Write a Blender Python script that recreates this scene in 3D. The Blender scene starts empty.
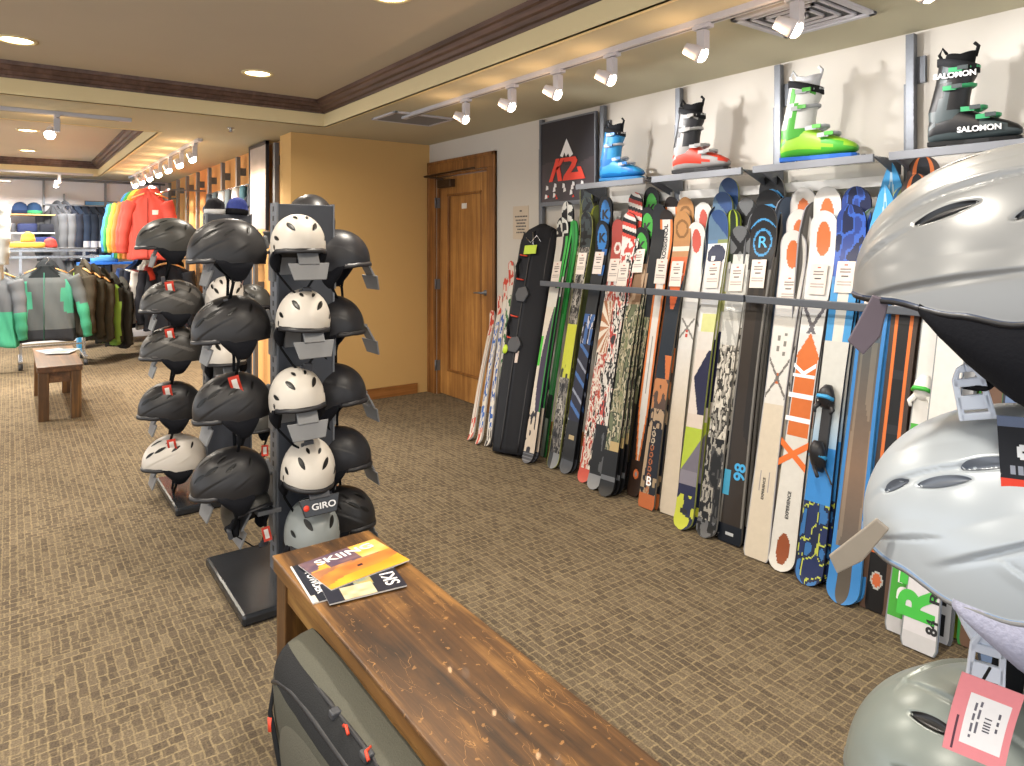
import bpy, math, random
from math import sin, cos, pi, sqrt, atan2, radians as rad
from mathutils import Vector, Matrix, Euler
random.seed(7)
sc = bpy.context.scene
COL = sc.collection

# ------------------------------------------------------------------ camera, world, exposure
F_PX, HOR, EYE = 685.0, 243.0, 1.47
YAW = 36.24
cam_d = bpy.data.cameras.new('camera')
cam = bpy.data.objects.new('camera', cam_d); COL.objects.link(cam)
cam.location = (0, 0, EYE)
cam.rotation_euler = (rad(90), 0, rad(-YAW))
cam_d.sensor_width = 36.0
cam_d.lens = 36.0 * F_PX / 1024.0
cam_d.shift_y = -(383 - HOR) / 1024.0
cam_d.clip_start = 0.03
sc.camera = cam

world = bpy.data.worlds.new('world'); sc.world = world
world.use_nodes = True
bg = world.node_tree.nodes['Background']
bg.inputs[0].default_value = (0.93, 0.96, 1.0, 1); bg.inputs[1].default_value = 2.1

sc.view_settings.view_transform = 'Standard'
sc.view_settings.look = 'None'
sc.view_settings.gamma = 1.0
sc.view_settings.use_curve_mapping = False
sc.view_settings.exposure = 0.12
CAN_W, SPOT_W, SPOT2_W = 24.0, 31.0, 105.0

# ------------------------------------------------------------------ measuring helpers
SY, CY = sin(rad(YAW)), cos(rad(YAW))
def ray(px):
    l = (px - 512) / F_PX
    return (SY + l * CY, CY - l * SY)
def fl(px, py, z=0.0):
    """point at height z seen at pixel"""
    s = F_PX * (z - EYE) / (HOR - py); r = ray(px)
    return Vector((s * r[0], s * r[1], z))
def onX(px, py, X):
    r = ray(px); s = X / r[0]
    return Vector((X, s * r[1], EYE + (HOR - py) / F_PX * s))
def onY(px, py, Y):
    r = ray(px); s = Y / r[1]
    return Vector((s * r[0], Y, EYE + (HOR - py) / F_PX * s))

def proj(p):
    Z = p[0] * SY + p[1] * CY; l = p[0] * CY - p[1] * SY
    return (512 + F_PX * l / Z, HOR - F_PX * (p[2] - EYE) / Z)
# ------------------------------------------------------------------ colour
from functools import lru_cache
@lru_cache(None)
def lin(c):
    if isinstance(c, str):
        c = c.lstrip('#'); c = tuple(int(c[i:i+2], 16) / 255 for i in (0, 2, 4))
    return tuple((x / 12.92 if x <= .04045 else ((x + .055) / 1.055) ** 2.4) for x in c[:3])
def mixc(a, b, t):
    a, b = hx(a), hx(b)
    return tuple(a[i] * (1 - t) + b[i] * t for i in range(3))
def hx(c):
    if isinstance(c, str):
        c = c.lstrip('#'); c = c if len(c) == 6 else ''.join(k + k for k in c); return tuple(int(c[i:i+2], 16) / 255 for i in (0, 2, 4))
    return tuple(c[:3])

# ------------------------------------------------------------------ materials
def newmat(name):
    m = bpy.data.materials.new(name); m.use_nodes = True
    nt = m.node_tree; b = nt.nodes['Principled BSDF']
    return m, nt, b
def nd(nt, t, **kw):
    n = nt.nodes.new(t)
    for k, v in kw.items():
        if k in n.inputs: n.inputs[k].default_value = v
        else: setattr(n, k, v)
    return n
def lk(nt, a, b): nt.links.new(a, b)
def solid(name, c, rough=.5, metal=0.0, var=.06, scale=30, bump=0.0, spec=.5, coat=0.0):
    m, nt, b = newmat(name)
    c = lin(c)
    tc = nd(nt, 'ShaderNodeTexCoord')
    no = nd(nt, 'ShaderNodeTexNoise', Scale=scale, Detail=4.0); lk(nt, tc.outputs['Object'], no.inputs['Vector'])
    mx = nd(nt, 'ShaderNodeMix', data_type='RGBA')
    mx.inputs[6].default_value = tuple(x * (1 - var) for x in c) + (1,)
    mx.inputs[7].default_value = tuple(min(1, x * (1 + var)) for x in c) + (1,)
    lk(nt, no.outputs['Fac'], mx.inputs[0]); lk(nt, mx.outputs[2], b.inputs['Base Color'])
    b.inputs['Roughness'].default_value = rough; b.inputs['Metallic'].default_value = metal
    b.inputs['Specular IOR Level'].default_value = spec
    b.inputs['Coat Weight'].default_value = coat
    if bump:
        bp = nd(nt, 'ShaderNodeBump', Strength=bump, Distance=.002); lk(nt, no.outputs['Fac'], bp.inputs['Height'])
        lk(nt, bp.outputs[0], b.inputs['Normal'])
    return m
def attrmat(name, rough=.4, bump=0.0, scale=200, coat=0.0, spec=.5, var=.1, metal=0.0, sat=1.0, val=1.0):
    """base colour from the face colours of the mesh, broken up with a little noise"""
    m, nt, b = newmat(name)
    a = nd(nt, 'ShaderNodeAttribute', attribute_name='Col')
    tc = nd(nt, 'ShaderNodeTexCoord')
    no = nd(nt, 'ShaderNodeTexNoise', Scale=scale, Detail=3.0); lk(nt, tc.outputs['Object'], no.inputs['Vector'])
    mr = nd(nt, 'ShaderNodeMapRange'); mr.inputs[3].default_value = 1 - var; mr.inputs[4].default_value = 1 + var
    lk(nt, no.outputs['Fac'], mr.inputs[0])
    vm = nd(nt, 'ShaderNodeVectorMath', operation='SCALE'); lk(nt, a.outputs['Color'], vm.inputs[0]); lk(nt, mr.outputs[0], vm.inputs['Scale'])
    hs = nd(nt, 'ShaderNodeHueSaturation'); hs.inputs['Saturation'].default_value = sat; hs.inputs['Value'].default_value = val; lk(nt, vm.outputs[0], hs.inputs['Color'])
    lk(nt, hs.outputs[0], b.inputs['Base Color'])
    b.inputs['Roughness'].default_value = rough; b.inputs['Coat Weight'].default_value = coat
    b.inputs['Specular IOR Level'].default_value = spec; b.inputs['Metallic'].default_value = metal
    if bump:
        bp = nd(nt, 'ShaderNodeBump', Strength=bump, Distance=.003); lk(nt, no.outputs['Fac'], bp.inputs['Height'])
        lk(nt, bp.outputs[0], b.inputs['Normal'])
    return m
def emis(name, c, s):
    m, nt, b = newmat(name)
    b.inputs['Base Color'].default_value = lin(c) + (1,)
    b.inputs['Emission Color'].default_value = lin(c) + (1,); b.inputs['Emission Strength'].default_value = s
    return m

M = {}
M['gloss'] = attrmat('glossy_topsheet', .36, coat=.05, spec=.3, var=.07, scale=40, sat=.97, val=.72)
M['plastic'] = attrmat('painted_plastic', .38, var=.05, scale=60, val=.72, spec=.35)
M['fabric'] = attrmat('woven_fabric', .85, bump=.5, scale=260, spec=.2, var=.16, sat=.92, val=.82)
M['paper'] = attrmat('printed_paper', .55, var=.04, spec=.3, val=.8)
M['print'] = attrmat('printed_cover', .3, var=.08, spec=.5, scale=50, val=.85)
M['shell'] = attrmat('helmet_shell', .40, var=.05, scale=25, spec=.4, val=.85)
M['bigshell'] = attrmat('silver_helmet_shell', .30, var=.03, scale=12, spec=.6, metal=.12)
M['black'] = solid('black_plastic', '#202024', .45)
M['dark'] = solid('dark_grey_plastic', '#3a3c42', .5)
M['pad'] = solid('black_padding', '#17181d', .9, bump=.4, scale=300, spec=.15)
M['strap'] = solid('black_webbing', '#101216', .8, spec=.2)
M['grey'] = solid('grey_plastic', '#77787a', .45)
M['clear'] = solid('pale_buckle_plastic', '#c9d2e2', .3)
M['steel'] = solid('brushed_steel', '#6f737a', .42, metal=.4, var=.12, scale=60)
M['chrome'] = solid('chrome', '#c2c4c8', .2, metal=.9)
M['rail'] = solid('dark_grey_rail', '#5b5f66', .45, metal=.3)
M['column'] = solid('charcoal_column', '#363a43', .5, var=.1)
M['base'] = solid('black_glossy_base', '#25272b', .22, var=.15, scale=8)
M['white'] = solid('white_paint', '#e4e2dd', .5)
M['track'] = solid('white_track', '#b9b9c2', .4)
M['red'] = solid('red_plastic', '#d8452c', .45)
M['lime'] = solid('lime_plastic', '#b4cf2a', .5)
M['bulb'] = emis('bulb', '#fff0dc', 9)
M['bulb_warm'] = emis('bulb_warm', '#fff2dc', 26)
M['can'] = emis('downlight', '#ffedbd', 9)
M['blackprint'] = solid('black_print', '#1b1b1f', .5)
M['whiteprint'] = solid('white_print', '#e8e8ea', .5)
M['redprint'] = solid('red_print', '#e0402c', .5)
M['orangeprint'] = solid('orange_print', '#d86a26', .4)
M['greenprint'] = solid('green_print', '#3fae3e', .4)
M['blueprint'] = solid('blue_print', '#3f9fd6', .4)
M['brass'] = solid('dark_bronze', '#4a3a2c', .4, metal=.7)

def wood(name, c1, c2, c3, axis='Z', rough=.42, fine=9.0, scratch=False, coat=0.0, plank=0.0):
    m, nt, b = newmat(name)
    tc = nd(nt, 'ShaderNodeTexCoord'); mp = nd(nt, 'ShaderNodeMapping')
    s = {'X': (.45, fine, fine), 'Y': (fine, .45, fine), 'Z': (fine, fine, .45)}[axis]
    mp.inputs['Scale'].default_value = s; lk(nt, tc.outputs['Object'], mp.inputs[0])
    n1 = nd(nt, 'ShaderNodeTexNoise', Scale=2.2, Detail=8.0, Roughness=.65, Distortion=.6); lk(nt, mp.outputs[0], n1.inputs['Vector'])
    n2 = nd(nt, 'ShaderNodeTexNoise', Scale=2.6, Detail=4.0, Roughness=.6); lk(nt, tc.outputs['Object'], n2.inputs['Vector'])
    r = nd(nt, 'ShaderNodeValToRGB'); e = r.color_ramp.elements
    e[0].position = .3; e[0].color = lin(c1) + (1,); e[1].position = .68; e[1].color = lin(c3) + (1,)
    k = e.new(.5); k.color = lin(c2) + (1,)
    ma = nd(nt, 'ShaderNodeMath', operation='ADD'); mm = nd(nt, 'ShaderNodeMath', operation='MULTIPLY'); mm.inputs[1].default_value = .45
    ms = nd(nt, 'ShaderNodeMath', operation='SUBTRACT'); ms.inputs[1].default_value = .225
    lk(nt, n2.outputs['Fac'], mm.inputs[0]); lk(nt, mm.outputs[0], ms.inputs[0]); lk(nt, n1.outputs['Fac'], ma.inputs[0]); lk(nt, ms.outputs[0], ma.inputs[1])
    lk(nt, ma.outputs[0], r.inputs[0])
    out = r.outputs[0]
    if scratch:
        mp2 = nd(nt, 'ShaderNodeMapping'); mp2.inputs['Scale'].default_value = (3.6, 1.0, 1.0); mp2.inputs['Rotation'].default_value = (0, 0, .5)
        lk(nt, tc.outputs['Object'], mp2.inputs[0])
        n4 = nd(nt, 'ShaderNodeTexNoise', Scale=3.0, Detail=3.0); lk(nt, mp2.outputs[0], n4.inputs['Vector'])
        vadd = nd(nt, 'ShaderNodeVectorMath', operation='ADD'); lk(nt, mp2.outputs[0], vadd.inputs[0]); lk(nt, n4.outputs['Color'], vadd.inputs[1])
        v = nd(nt, 'ShaderNodeTexVoronoi', feature='DISTANCE_TO_EDGE', Scale=4.3); lk(nt, vadd.outputs[0], v.inputs['Vector'])
        lt = nd(nt, 'ShaderNodeMath', operation='LESS_THAN'); lt.inputs[1].default_value = .0045; lk(nt, v.outputs['Distance'], lt.inputs[0])
        n3 = nd(nt, 'ShaderNodeTexNoise', Scale=5.0, Detail=2.0); lk(nt, tc.outputs['Object'], n3.inputs['Vector'])
        gt = nd(nt, 'ShaderNodeMath', operation='GREATER_THAN'); gt.inputs[1].default_value = .5; lk(nt, n3.outputs['Fac'], gt.inputs[0])
        mu = nd(nt, 'ShaderNodeMath', operation='MULTIPLY'); lk(nt, lt.outputs[0], mu.inputs[0]); lk(nt, gt.outputs[0], mu.inputs[1])
        mx = nd(nt, 'ShaderNodeMix', data_type='RGBA'); mx.inputs[7].default_value = lin('#b98a52') + (1,)
        mu2 = nd(nt, 'ShaderNodeMath', operation='MULTIPLY'); mu2.inputs[1].default_value = .55; lk(nt, mu.outputs[0], mu2.inputs[0])
        lk(nt, mu2.outputs[0], mx.inputs[0]); lk(nt, out, mx.inputs[6]); out = mx.outputs[2]
        # small worn flecks
        n5 = nd(nt, 'ShaderNodeTexNoise', Scale=48.0, Detail=3.0); lk(nt, tc.outputs['Object'], n5.inputs['Vector'])
        g5 = nd(nt, 'ShaderNodeMath', operation='GREATER_THAN'); g5.inputs[1].default_value = .67; lk(nt, n5.outputs['Fac'], g5.inputs[0])
        m5 = nd(nt, 'ShaderNodeMath', operation='MULTIPLY'); m5.inputs[1].default_value = .5; lk(nt, g5.outputs[0], m5.inputs[0])
        mx5 = nd(nt, 'ShaderNodeMix', data_type='RGBA'); mx5.inputs[7].default_value = lin('#a87a45') + (1,)
        lk(nt, m5.outputs[0], mx5.inputs[0]); lk(nt, out, mx5.inputs[6]); out = mx5.outputs[2]
    lk(nt, out, b.inputs['Base Color'])
    b.inputs['Roughness'].default_value = rough; b.inputs['Coat Weight'].default_value = coat
    bp = nd(nt, 'ShaderNodeBump', Strength=.25, Distance=.003); lk(nt, n1.outputs['Fac'], bp.inputs['Height']); lk(nt, bp.outputs[0], b.inputs['Normal'])
    return m
M['door'] = wood('door_oak', '#80562b', '#a1713d', '#bd8a4c', 'Z', .4)
M['door_dark'] = wood('door_frame_oak', '#62401f', '#81552a', '#9c6c38', 'Z', .45)
M['trimwood'] = wood('baseboard_oak', '#7a4d24', '#93602f', '#a7723f', 'X', .45)
M['crown'] = wood('crown_walnut', '#453128', '#5c443a', '#73584c', 'Y', .5)
M['bench'] = wood('bench_top_wood', '#22150b', '#53371b', '#8e6535', 'Y', .42, 8.0, scratch=True, coat=.08)
M['bench_edge'] = wood('bench_edge_wood', '#4f3417', '#755024', '#97713b', 'Y', .45)
M['bench_leg'] = wood('bench_leg_wood', '#2f1e10', '#55391c', '#7a5629', 'Z', .45)
M['bench_far'] = wood('small_bench_wood', '#3a2616', '#5a3b22', '#7c5735', 'Y', .4)
M['hanger'] = wood('hanger_beech', '#b98548', '#d3a163', '#e2b87c', 'X', .5)

def plaster(name, c, rough=.85, var=.05, scale=2.0):
    m, nt, b = newmat(name); c = lin(c)
    tc = nd(nt, 'ShaderNodeTexCoord')
    no = nd(nt, 'ShaderNodeTexNoise', Scale=scale, Detail=6.0, Roughness=.6); lk(nt, tc.outputs['Object'], no.inputs['Vector'])
    mx = nd(nt, 'ShaderNodeMix', data_type='RGBA')
    mx.inputs[6].default_value = tuple(x * (1 - var) for x in c) + (1,); mx.inputs[7].default_value = tuple(min(1, x * (1 + var)) for x in c) + (1,)
    lk(nt, no.outputs['Fac'], mx.inputs[0]); lk(nt, mx.outputs[2], b.inputs['Base Color'])
    b.inputs['Roughness'].default_value = rough; b.inputs['Specular IOR Level'].default_value = .25
    n2 = nd(nt, 'ShaderNodeTexNoise', Scale=160.0, Detail=3.0); lk(nt, tc.outputs['Object'], n2.inputs['Vector'])
    bp = nd(nt, 'ShaderNodeBump', Strength=.12, Distance=.002); lk(nt, n2.outputs['Fac'], bp.inputs['Height']); lk(nt, bp.outputs[0], b.inputs['Normal'])
    return m
M['ceil'] = plaster('ceiling_taupe', '#bcb69d')
M['tray'] = plaster('tray_taupe', '#bfb4a2')
M['cream'] = plaster('cream_band', '#e3d2a6')
M['yellow'] = plaster('ochre_wall', '#cba56b', var=.04)
M['orange'] = plaster('amber_wall', '#d3a066', var=.06)
M['wallwhite'] = plaster('wall_offwhite', '#c6c1b9', var=.03)
M['backwall'] = plaster('wall_pale_grey', '#dcdce2', var=.03)

def carpet():
    m, nt, b = newmat('woven_carpet')
    tc = nd(nt, 'ShaderNodeTexCoord')
    # weave of short dashes running two ways, in patches
    def brick(rot, w, h):
        mp = nd(nt, 'ShaderNodeMapping'); mp.inputs['Rotation'].default_value = (0, 0, rot)
        lk(nt, wob.outputs[0], mp.inputs[0])
        br = nd(nt, 'ShaderNodeTexBrick', Scale=1.0); br.offset = .43; br.offset_frequency = 2; br.squash = 1.0
        br.inputs['Color1'].default_value = lin('#554b40') + (1,); br.inputs['Color2'].default_value = lin('#796c59') + (1,)
        br.inputs['Mortar'].default_value = lin('#897a5f') + (1,)
        br.inputs['Mortar Size'].default_value = .0045; br.inputs['Mortar Smooth'].default_value = .8; br.inputs['Bias'].default_value = -.25
        br.inputs['Brick Width'].default_value = w; br.inputs['Row Height'].default_value = h
        lk(nt, mp.outputs[0], br.inputs['Vector']); return br
    nw = nd(nt, 'ShaderNodeTexNoise', Scale=28.0, Detail=2.0); lk(nt, tc.outputs['Object'], nw.inputs['Vector'])
    sub = nd(nt, 'ShaderNodeVectorMath', operation='SUBTRACT'); sub.inputs[1].default_value = (.5, .5, .5); lk(nt, nw.outputs['Color'], sub.inputs[0])
    scl = nd(nt, 'ShaderNodeVectorMath', operation='SCALE'); scl.inputs['Scale'].default_value = .014; lk(nt, sub.outputs[0], scl.inputs[0])
    wob = nd(nt, 'ShaderNodeVectorMath', operation='ADD'); lk(nt, tc.outputs['Object'], wob.inputs[0]); lk(nt, scl.outputs[0], wob.inputs[1])
    b1, b2 = brick(0, .044, .038), brick(pi / 2, .095, .030)
    ck = nd(nt, 'ShaderNodeTexVoronoi', Scale=6.0, distance='CHEBYCHEV'); lk(nt, tc.outputs['Object'], ck.inputs['Vector'])
    sp = nd(nt, 'ShaderNodeSeparateColor'); lk(nt, ck.outputs['Color'], sp.inputs[0])
    gt = nd(nt, 'ShaderNodeMapRange'); gt.inputs[3].default_value = .2; gt.inputs[4].default_value = .8; lk(nt, sp.outputs[0], gt.inputs[0])
    mx = nd(nt, 'ShaderNodeMix', data_type='RGBA'); lk(nt, gt.outputs[0], mx.inputs[0]); lk(nt, b1.outputs['Color'], mx.inputs[6]); lk(nt, b2.outputs['Color'], mx.inputs[7])
    # yarn fuzz and big faint tone patches
    nf = nd(nt, 'ShaderNodeTexNoise', Scale=170.0, Detail=3.0); lk(nt, tc.outputs['Object'], nf.inputs['Vector'])
    nb = nd(nt, 'ShaderNodeTexNoise', Scale=1.1, Detail=2.0); lk(nt, tc.outputs['Object'], nb.inputs['Vector'])
    m1 = nd(nt, 'ShaderNodeMapRange'); m1.inputs[1].default_value = .25; m1.inputs[2].default_value = .75; m1.inputs[3].default_value = .62; m1.inputs[4].default_value = 1.36; lk(nt, nf.outputs['Fac'], m1.inputs[0])
    m2 = nd(nt, 'ShaderNodeMapRange'); m2.inputs[3].default_value = .9; m2.inputs[4].default_value = 1.1; lk(nt, nb.outputs['Fac'], m2.inputs[0])
    mu = nd(nt, 'ShaderNodeMath', operation='MULTIPLY'); lk(nt, m1.outputs[0], mu.inputs[0]); lk(nt, m2.outputs[0], mu.inputs[1])
    vs = nd(nt, 'ShaderNodeVectorMath', operation='SCALE'); lk(nt, mx.outputs[2], vs.inputs[0]); lk(nt, mu.outputs[0], vs.inputs['Scale'])
    lk(nt, vs.outputs[0], b.inputs['Base Color']); b.inputs['Roughness'].default_value = .95; b.inputs['Specular IOR Level'].default_value = .1
    bp = nd(nt, 'ShaderNodeBump', Strength=.6, Distance=.004); lk(nt, nf.outputs['Fac'], bp.inputs['Height']); lk(nt, bp.outputs[0], b.inputs['Normal'])
    return m
M['carpet'] = carpet()
def glass_shelf():
    m, nt, b = newmat('frosted_glass_shelf')
    b.inputs['Base Color'].default_value = (.8, .85, .86, 1); b.inputs['Roughness'].default_value = .15
    t = nd(nt, 'ShaderNodeBsdfTransparent'); mx = nd(nt, 'ShaderNodeMixShader'); mx.inputs[0].default_value = .22
    lk(nt, t.outputs[0], mx.inputs[1]); lk(nt, b.outputs[0], mx.inputs[2]); lk(nt, mx.outputs[0], nt.nodes['Material Output'].inputs[0])
    return m
M['glass'] = glass_shelf()

# ------------------------------------------------------------------ mesh builder
class MB:
    def __init__(s): s.v = []; s.f = []; s.c = []; s.m = []; s.sm = []
    def add(s, vs, fs, col='#808080', m=0, smooth=True):
        o = len(s.v); s.v += [tuple(v) for v in vs]
        for k, f in enumerate(fs):
            s.f.append(tuple(i + o for i in f)); s.c.append(hx(col[k]) if isinstance(col, list) else hx(col))
            s.m.append(m[k] if isinstance(m, list) else m); s.sm.append(smooth)
        return s
    def box(s, x0, x1, y0, y1, z0, z1, col='#808080', m=0):
        v = [(x, y, z) for x in (x0, x1) for y in (y0, y1) for z in (z0, z1)]
        return s.add(v, [(0, 1, 3, 2), (4, 6, 7, 5), (0, 4, 5, 1), (2, 3, 7, 6), (0, 2, 6, 4), (1, 5, 7, 3)], col, m, False)
    def obox(s, mat, sx, sy, sz, col='#808080', m=0):
        v = [mat @ Vector((x, y, z)) for x in (-sx/2, sx/2) for y in (-sy/2, sy/2) for z in (-sz/2, sz/2)]
        return s.add(v, [(0, 1, 3, 2), (4, 6, 7, 5), (0, 4, 5, 1), (2, 3, 7, 6), (0, 2, 6, 4), (1, 5, 7, 3)], col, m, False)
    def prism(s, poly, d, fn=lambda x, y, z: (x, y, z), col='#808080', m=0, smooth=False):
        """poly (x,y) extruded by d along z, mapped through fn"""
        n = len(poly)
        v = [fn(x, y, 0) for x, y in poly] + [fn(x, y, d) for x, y in poly]
        f = [tuple(range(n))[::-1], tuple(range(n, 2 * n))] + [(i, (i + 1) % n, n + (i + 1) % n, n + i) for i in range(n)]
        return s.add(v, f, col, m, smooth)
    def loft(s, rings, col='#808080', m=0, cap=True, smooth=True, closed=True, colf=None):
        n = len(rings[0]); v = [p for r in rings for p in r]; f = []; cc = []
        for i in range(len(rings) - 1):
            for j in range(n if closed else n - 1):
                q = (i * n + j, i * n + (j + 1) % n, (i + 1) * n + (j + 1) % n, (i + 1) * n + j)
                f.append(q)
                if colf:
                    ce = [sum(v[k][a] for k in q) / 4 for a in range(3)]; cc.append(colf(ce, i, j))
        if cap and closed:
            f.append(tuple(range(n))[::-1]); f.append(tuple(range((len(rings) - 1) * n, len(rings) * n)))
            if colf: cc += [cc[0], cc[-1]]
        return s.add(v, f, cc if colf else col, m, smooth)
    def tube(s, pts, r, n=8, col='#808080', m=0, flat=1.0):
        pts = [Vector(p) for p in pts]; rings = []; up = Vector((0, 0, 1)); prev = None
        for i, p in enumerate(pts):
            d = (pts[min(i + 1, len(pts) - 1)] - pts[max(i - 1, 0)])
            if d.length < 1e-9: d = Vector((0, 0, 1))
            d.normalize()
            a = prev if prev is not None else (up if abs(d.z) < .9 else Vector((1, 0, 0)))
            a = a - d * a.dot(d)
            if a.length < 1e-6: a = Vector((1, 0, 0)) - d * d.x
            a.normalize(); prev = a; b = d.cross(a)
            rr = r[i] if isinstance(r, (list, tuple)) else r
            rings.append([p + a * (cos(2 * pi * k / n) * rr * flat) + b * (sin(2 * pi * k / n) * rr) for k in range(n)])
        return s.loft(rings, col, m)
    def cyl(s, p0, p1, r0, r1=None, n=16, col='#808080', m=0):
        return s.tube([p0, p1], [r0, r0 if r1 is None else r1], n, col, m)
    def lathe(s, prof, n=24, mat=Matrix.Identity(4), col='#808080', m=0, cap=True):
        rings = [[mat @ Vector((r * cos(2 * pi * k / n), r * sin(2 * pi * k / n), z)) for k in range(n)] for r, z in prof]
        return s.loft(rings, col, m, cap)
    def build(s, name, mats, parent=None, bevel=0.0, mat=None, subsurf=0):
        me = bpy.data.meshes.new(name); me.from_pydata([tuple(v) for v in s.v], [], s.f)
        if not isinstance(mats, (list, tuple)): mats = [mats]
        for x in mats: me.materials.append(x)
        me.polygons.foreach_set('material_index', s.m); me.polygons.foreach_set('use_smooth', s.sm)
        at = me.color_attributes.new('Col', 'FLOAT_COLOR', 'CORNER')
        buf = []
        for c, f in zip(s.c, s.f):
            l = lin(c) + (1.0,); buf.extend(l * len(f))
        at.data.foreach_set('color', buf)
        me.validate(); me.update()
        o = bpy.data.objects.new(name, me); COL.objects.link(o)
        if parent: o.parent = parent
        if mat is not None: o.matrix_local = mat
        if bevel:
            b = o.modifiers.new('bevel', 'BEVEL'); b.width = bevel; b.segments = 2; b.limit_method = 'ANGLE'
        if subsurf:
            b = o.modifiers.new('sub', 'SUBSURF'); b.levels = subsurf; b.render_levels = subsurf
        return o
def empty(name, loc=(0, 0, 0), rz=0.0, mat=None, parent=None):
    o = bpy.data.objects.new(name, None); COL.objects.link(o)
    if mat is not None: o.matrix_world = mat
    else: o.location = loc; o.rotation_euler = (0, 0, rz)
    if parent: o.parent = parent
    return o
def tag(o, label=None, cat=None, group=None, kind=None):
    if label: o['label'] = label
    if cat: o['category'] = cat
    if group: o['group'] = group
    if kind: o['kind'] = kind
    return o
def struct(name, mb, mats, bevel=0.0, label=None):
    o = mb.build(name, mats, None, bevel); o['kind'] = 'structure'
    if label: o['label'] = label
    return o
def copy_tree(o, parent=None):
    c = o.copy(); COL.objects.link(c)
    if parent: c.parent = parent
    for ch in list(o.children): copy_tree(ch, c)
    return c
def text(s, size, mat, parent=None, m=None, depth=.0006, name='lettering', sx=1.0, bold=0.0, shear=0.0, align='CENTER'):
    cu = bpy.data.curves.new(name, 'FONT'); cu.body = s; cu.size = size; cu.extrude = depth; cu.align_x = align; cu.align_y = 'CENTER'
    cu.offset = bold; cu.shear = shear
    t = bpy.data.objects.new(name, cu); COL.objects.link(t)
    dg = bpy.context.evaluated_depsgraph_get()
    me = bpy.data.meshes.new_from_object(t.evaluated_get(dg)); bpy.data.objects.remove(t)
    if sx != 1.0:
        for v in me.vertices: v.co.x *= sx
    me.materials.clear(); me.materials.append(mat)
    o = bpy.data.objects.new(name, me); COL.objects.link(o)
    if parent: o.parent = parent
    if m is not None:
        if parent: o.matrix_local = m
        else: o.matrix_world = m
    return o
def frame(o, x, y, z):
    """matrix from origin and three axis vectors"""
    m = Matrix.Identity(4)
    for i, a in enumerate((x, y, z)):
        for k in range(3): m[k][i] = a[k]
    for k in range(3): m[k][3] = o[k]
    return m
def sgn(x): return (x > 0) - (x < 0)
def superring(cx, cy, z, a, b, p=2.5, n=24, rot=0.0):
    r = []
    for k in range(n):
        t = 2 * pi * k / n; c, s_ = cos(t), sin(t)
        x = a * sgn(c) * abs(c) ** (2 / p); y = b * sgn(s_) * abs(s_) ** (2 / p)
        r.append(Vector((cx + x * cos(rot) - y * sin(rot), cy + x * sin(rot) + y * cos(rot), z)))
    return r
def hashn(*a):
    x = 0.0
    for i, k in enumerate(a): x += (k + 3.1) * (12.9898 + 65.233 * i)
    return (sin(x) * 43758.5453) % 1.0
def vnoise(x, y):
    xi, yi = math.floor(x), math.floor(y); fx, fy = x - xi, y - yi
    fx = fx * fx * (3 - 2 * fx); fy = fy * fy * (3 - 2 * fy)
    a, b, c, d = hashn(xi, yi), hashn(xi + 1, yi), hashn(xi, yi + 1), hashn(xi + 1, yi + 1)
    return (a * (1 - fx) + b * fx) * (1 - fy) + (c * (1 - fx) + d * fx) * fy
# ------------------------------------------------------------------ the room
H = 2.44; HT = 2.64
XW, YD, XL = 3.36, 5.97, 1.98          # ski wall, ochre wall, amber wall of the back room
YB = 12.2
struct('floor', MB().box(-4.5, 3.7, -3, 12.6, -.1, 0), M['carpet'])
def slab(m, x0, x1, y0, y1, z0=H, z1=H + .12): m.box(x0, x1, y0, y1, z0, z1)
c = MB()
T1 = (-2.0, 2.125, -1.2, 5.54); T2 = (-2.0, 1.05, 6.65, 11.6)
slab(c, 2.125, 3.7, -3, 12.6); slab(c, -4.5, -2.0, -3, 12.6)
slab(c, -2.0, 2.125, -3, -1.2); slab(c, -2.0, 2.125, 5.54, 6.65); slab(c, -2.0, 2.125, 11.6, 12.6); slab(c, 1.05, 2.125, 6.65, 11.6)
struct('ceiling', c, M['ceil'])
c = MB(); c.box(T1[0] - .15, T1[1] + .15, T1[2] - .15, T1[3] + .15, HT, HT + .1); struct('ceiling_tray', c, M['tray'])
c = MB(); c.box(T2[0] - .15, T2[1] + .15, T2[2] - .15, T2[3] + .15, HT, HT + .1); struct('ceiling_tray_back', c, M['tray'])
# cream band lines the sides of each tray, brown crown sits above it
def tray_trim(T, n1, n2):
    x0, x1, y0, y1 = T
    prof = [(0, H + .105), (.018, H + .105), (.022, H + .12), (.04, H + .125), (.05, H + .145), (.072, H + .15), (.085, H + .172), (.105, H + .176), (.11, HT + .004), (0, HT + .004)]
    def run(pr, mb):
        # profile swept round the rectangle, mitred
        rings = []
        for (cx, cy, sx, sy) in ((x0, y0, 1, 1), (x1, y0, -1, 1), (x1, y1, -1, -1), (x0, y1, 1, -1), (x0, y0, 1, 1)):
            rings.append([Vector((cx + sx * d, cy + sy * d, z)) for d, z in pr])
        mb.loft(rings, cap=False, smooth=False)
    a = MB(); run(prof, a); struct(n1, a, M['crown'])
    a = MB(); run([(0, H - .004), (.012, H - .004), (.012, H + .104), (0, H + .104)], a)
    run([(-.02, H - .004), (.012, H - .004), (.012, H), (-.02, H)], a); struct(n2, a, M['cream'])
tray_trim(T1, 'trim_1', 'trim_2'); tray_trim(T2, 'trim_3', 'trim_4')

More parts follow.
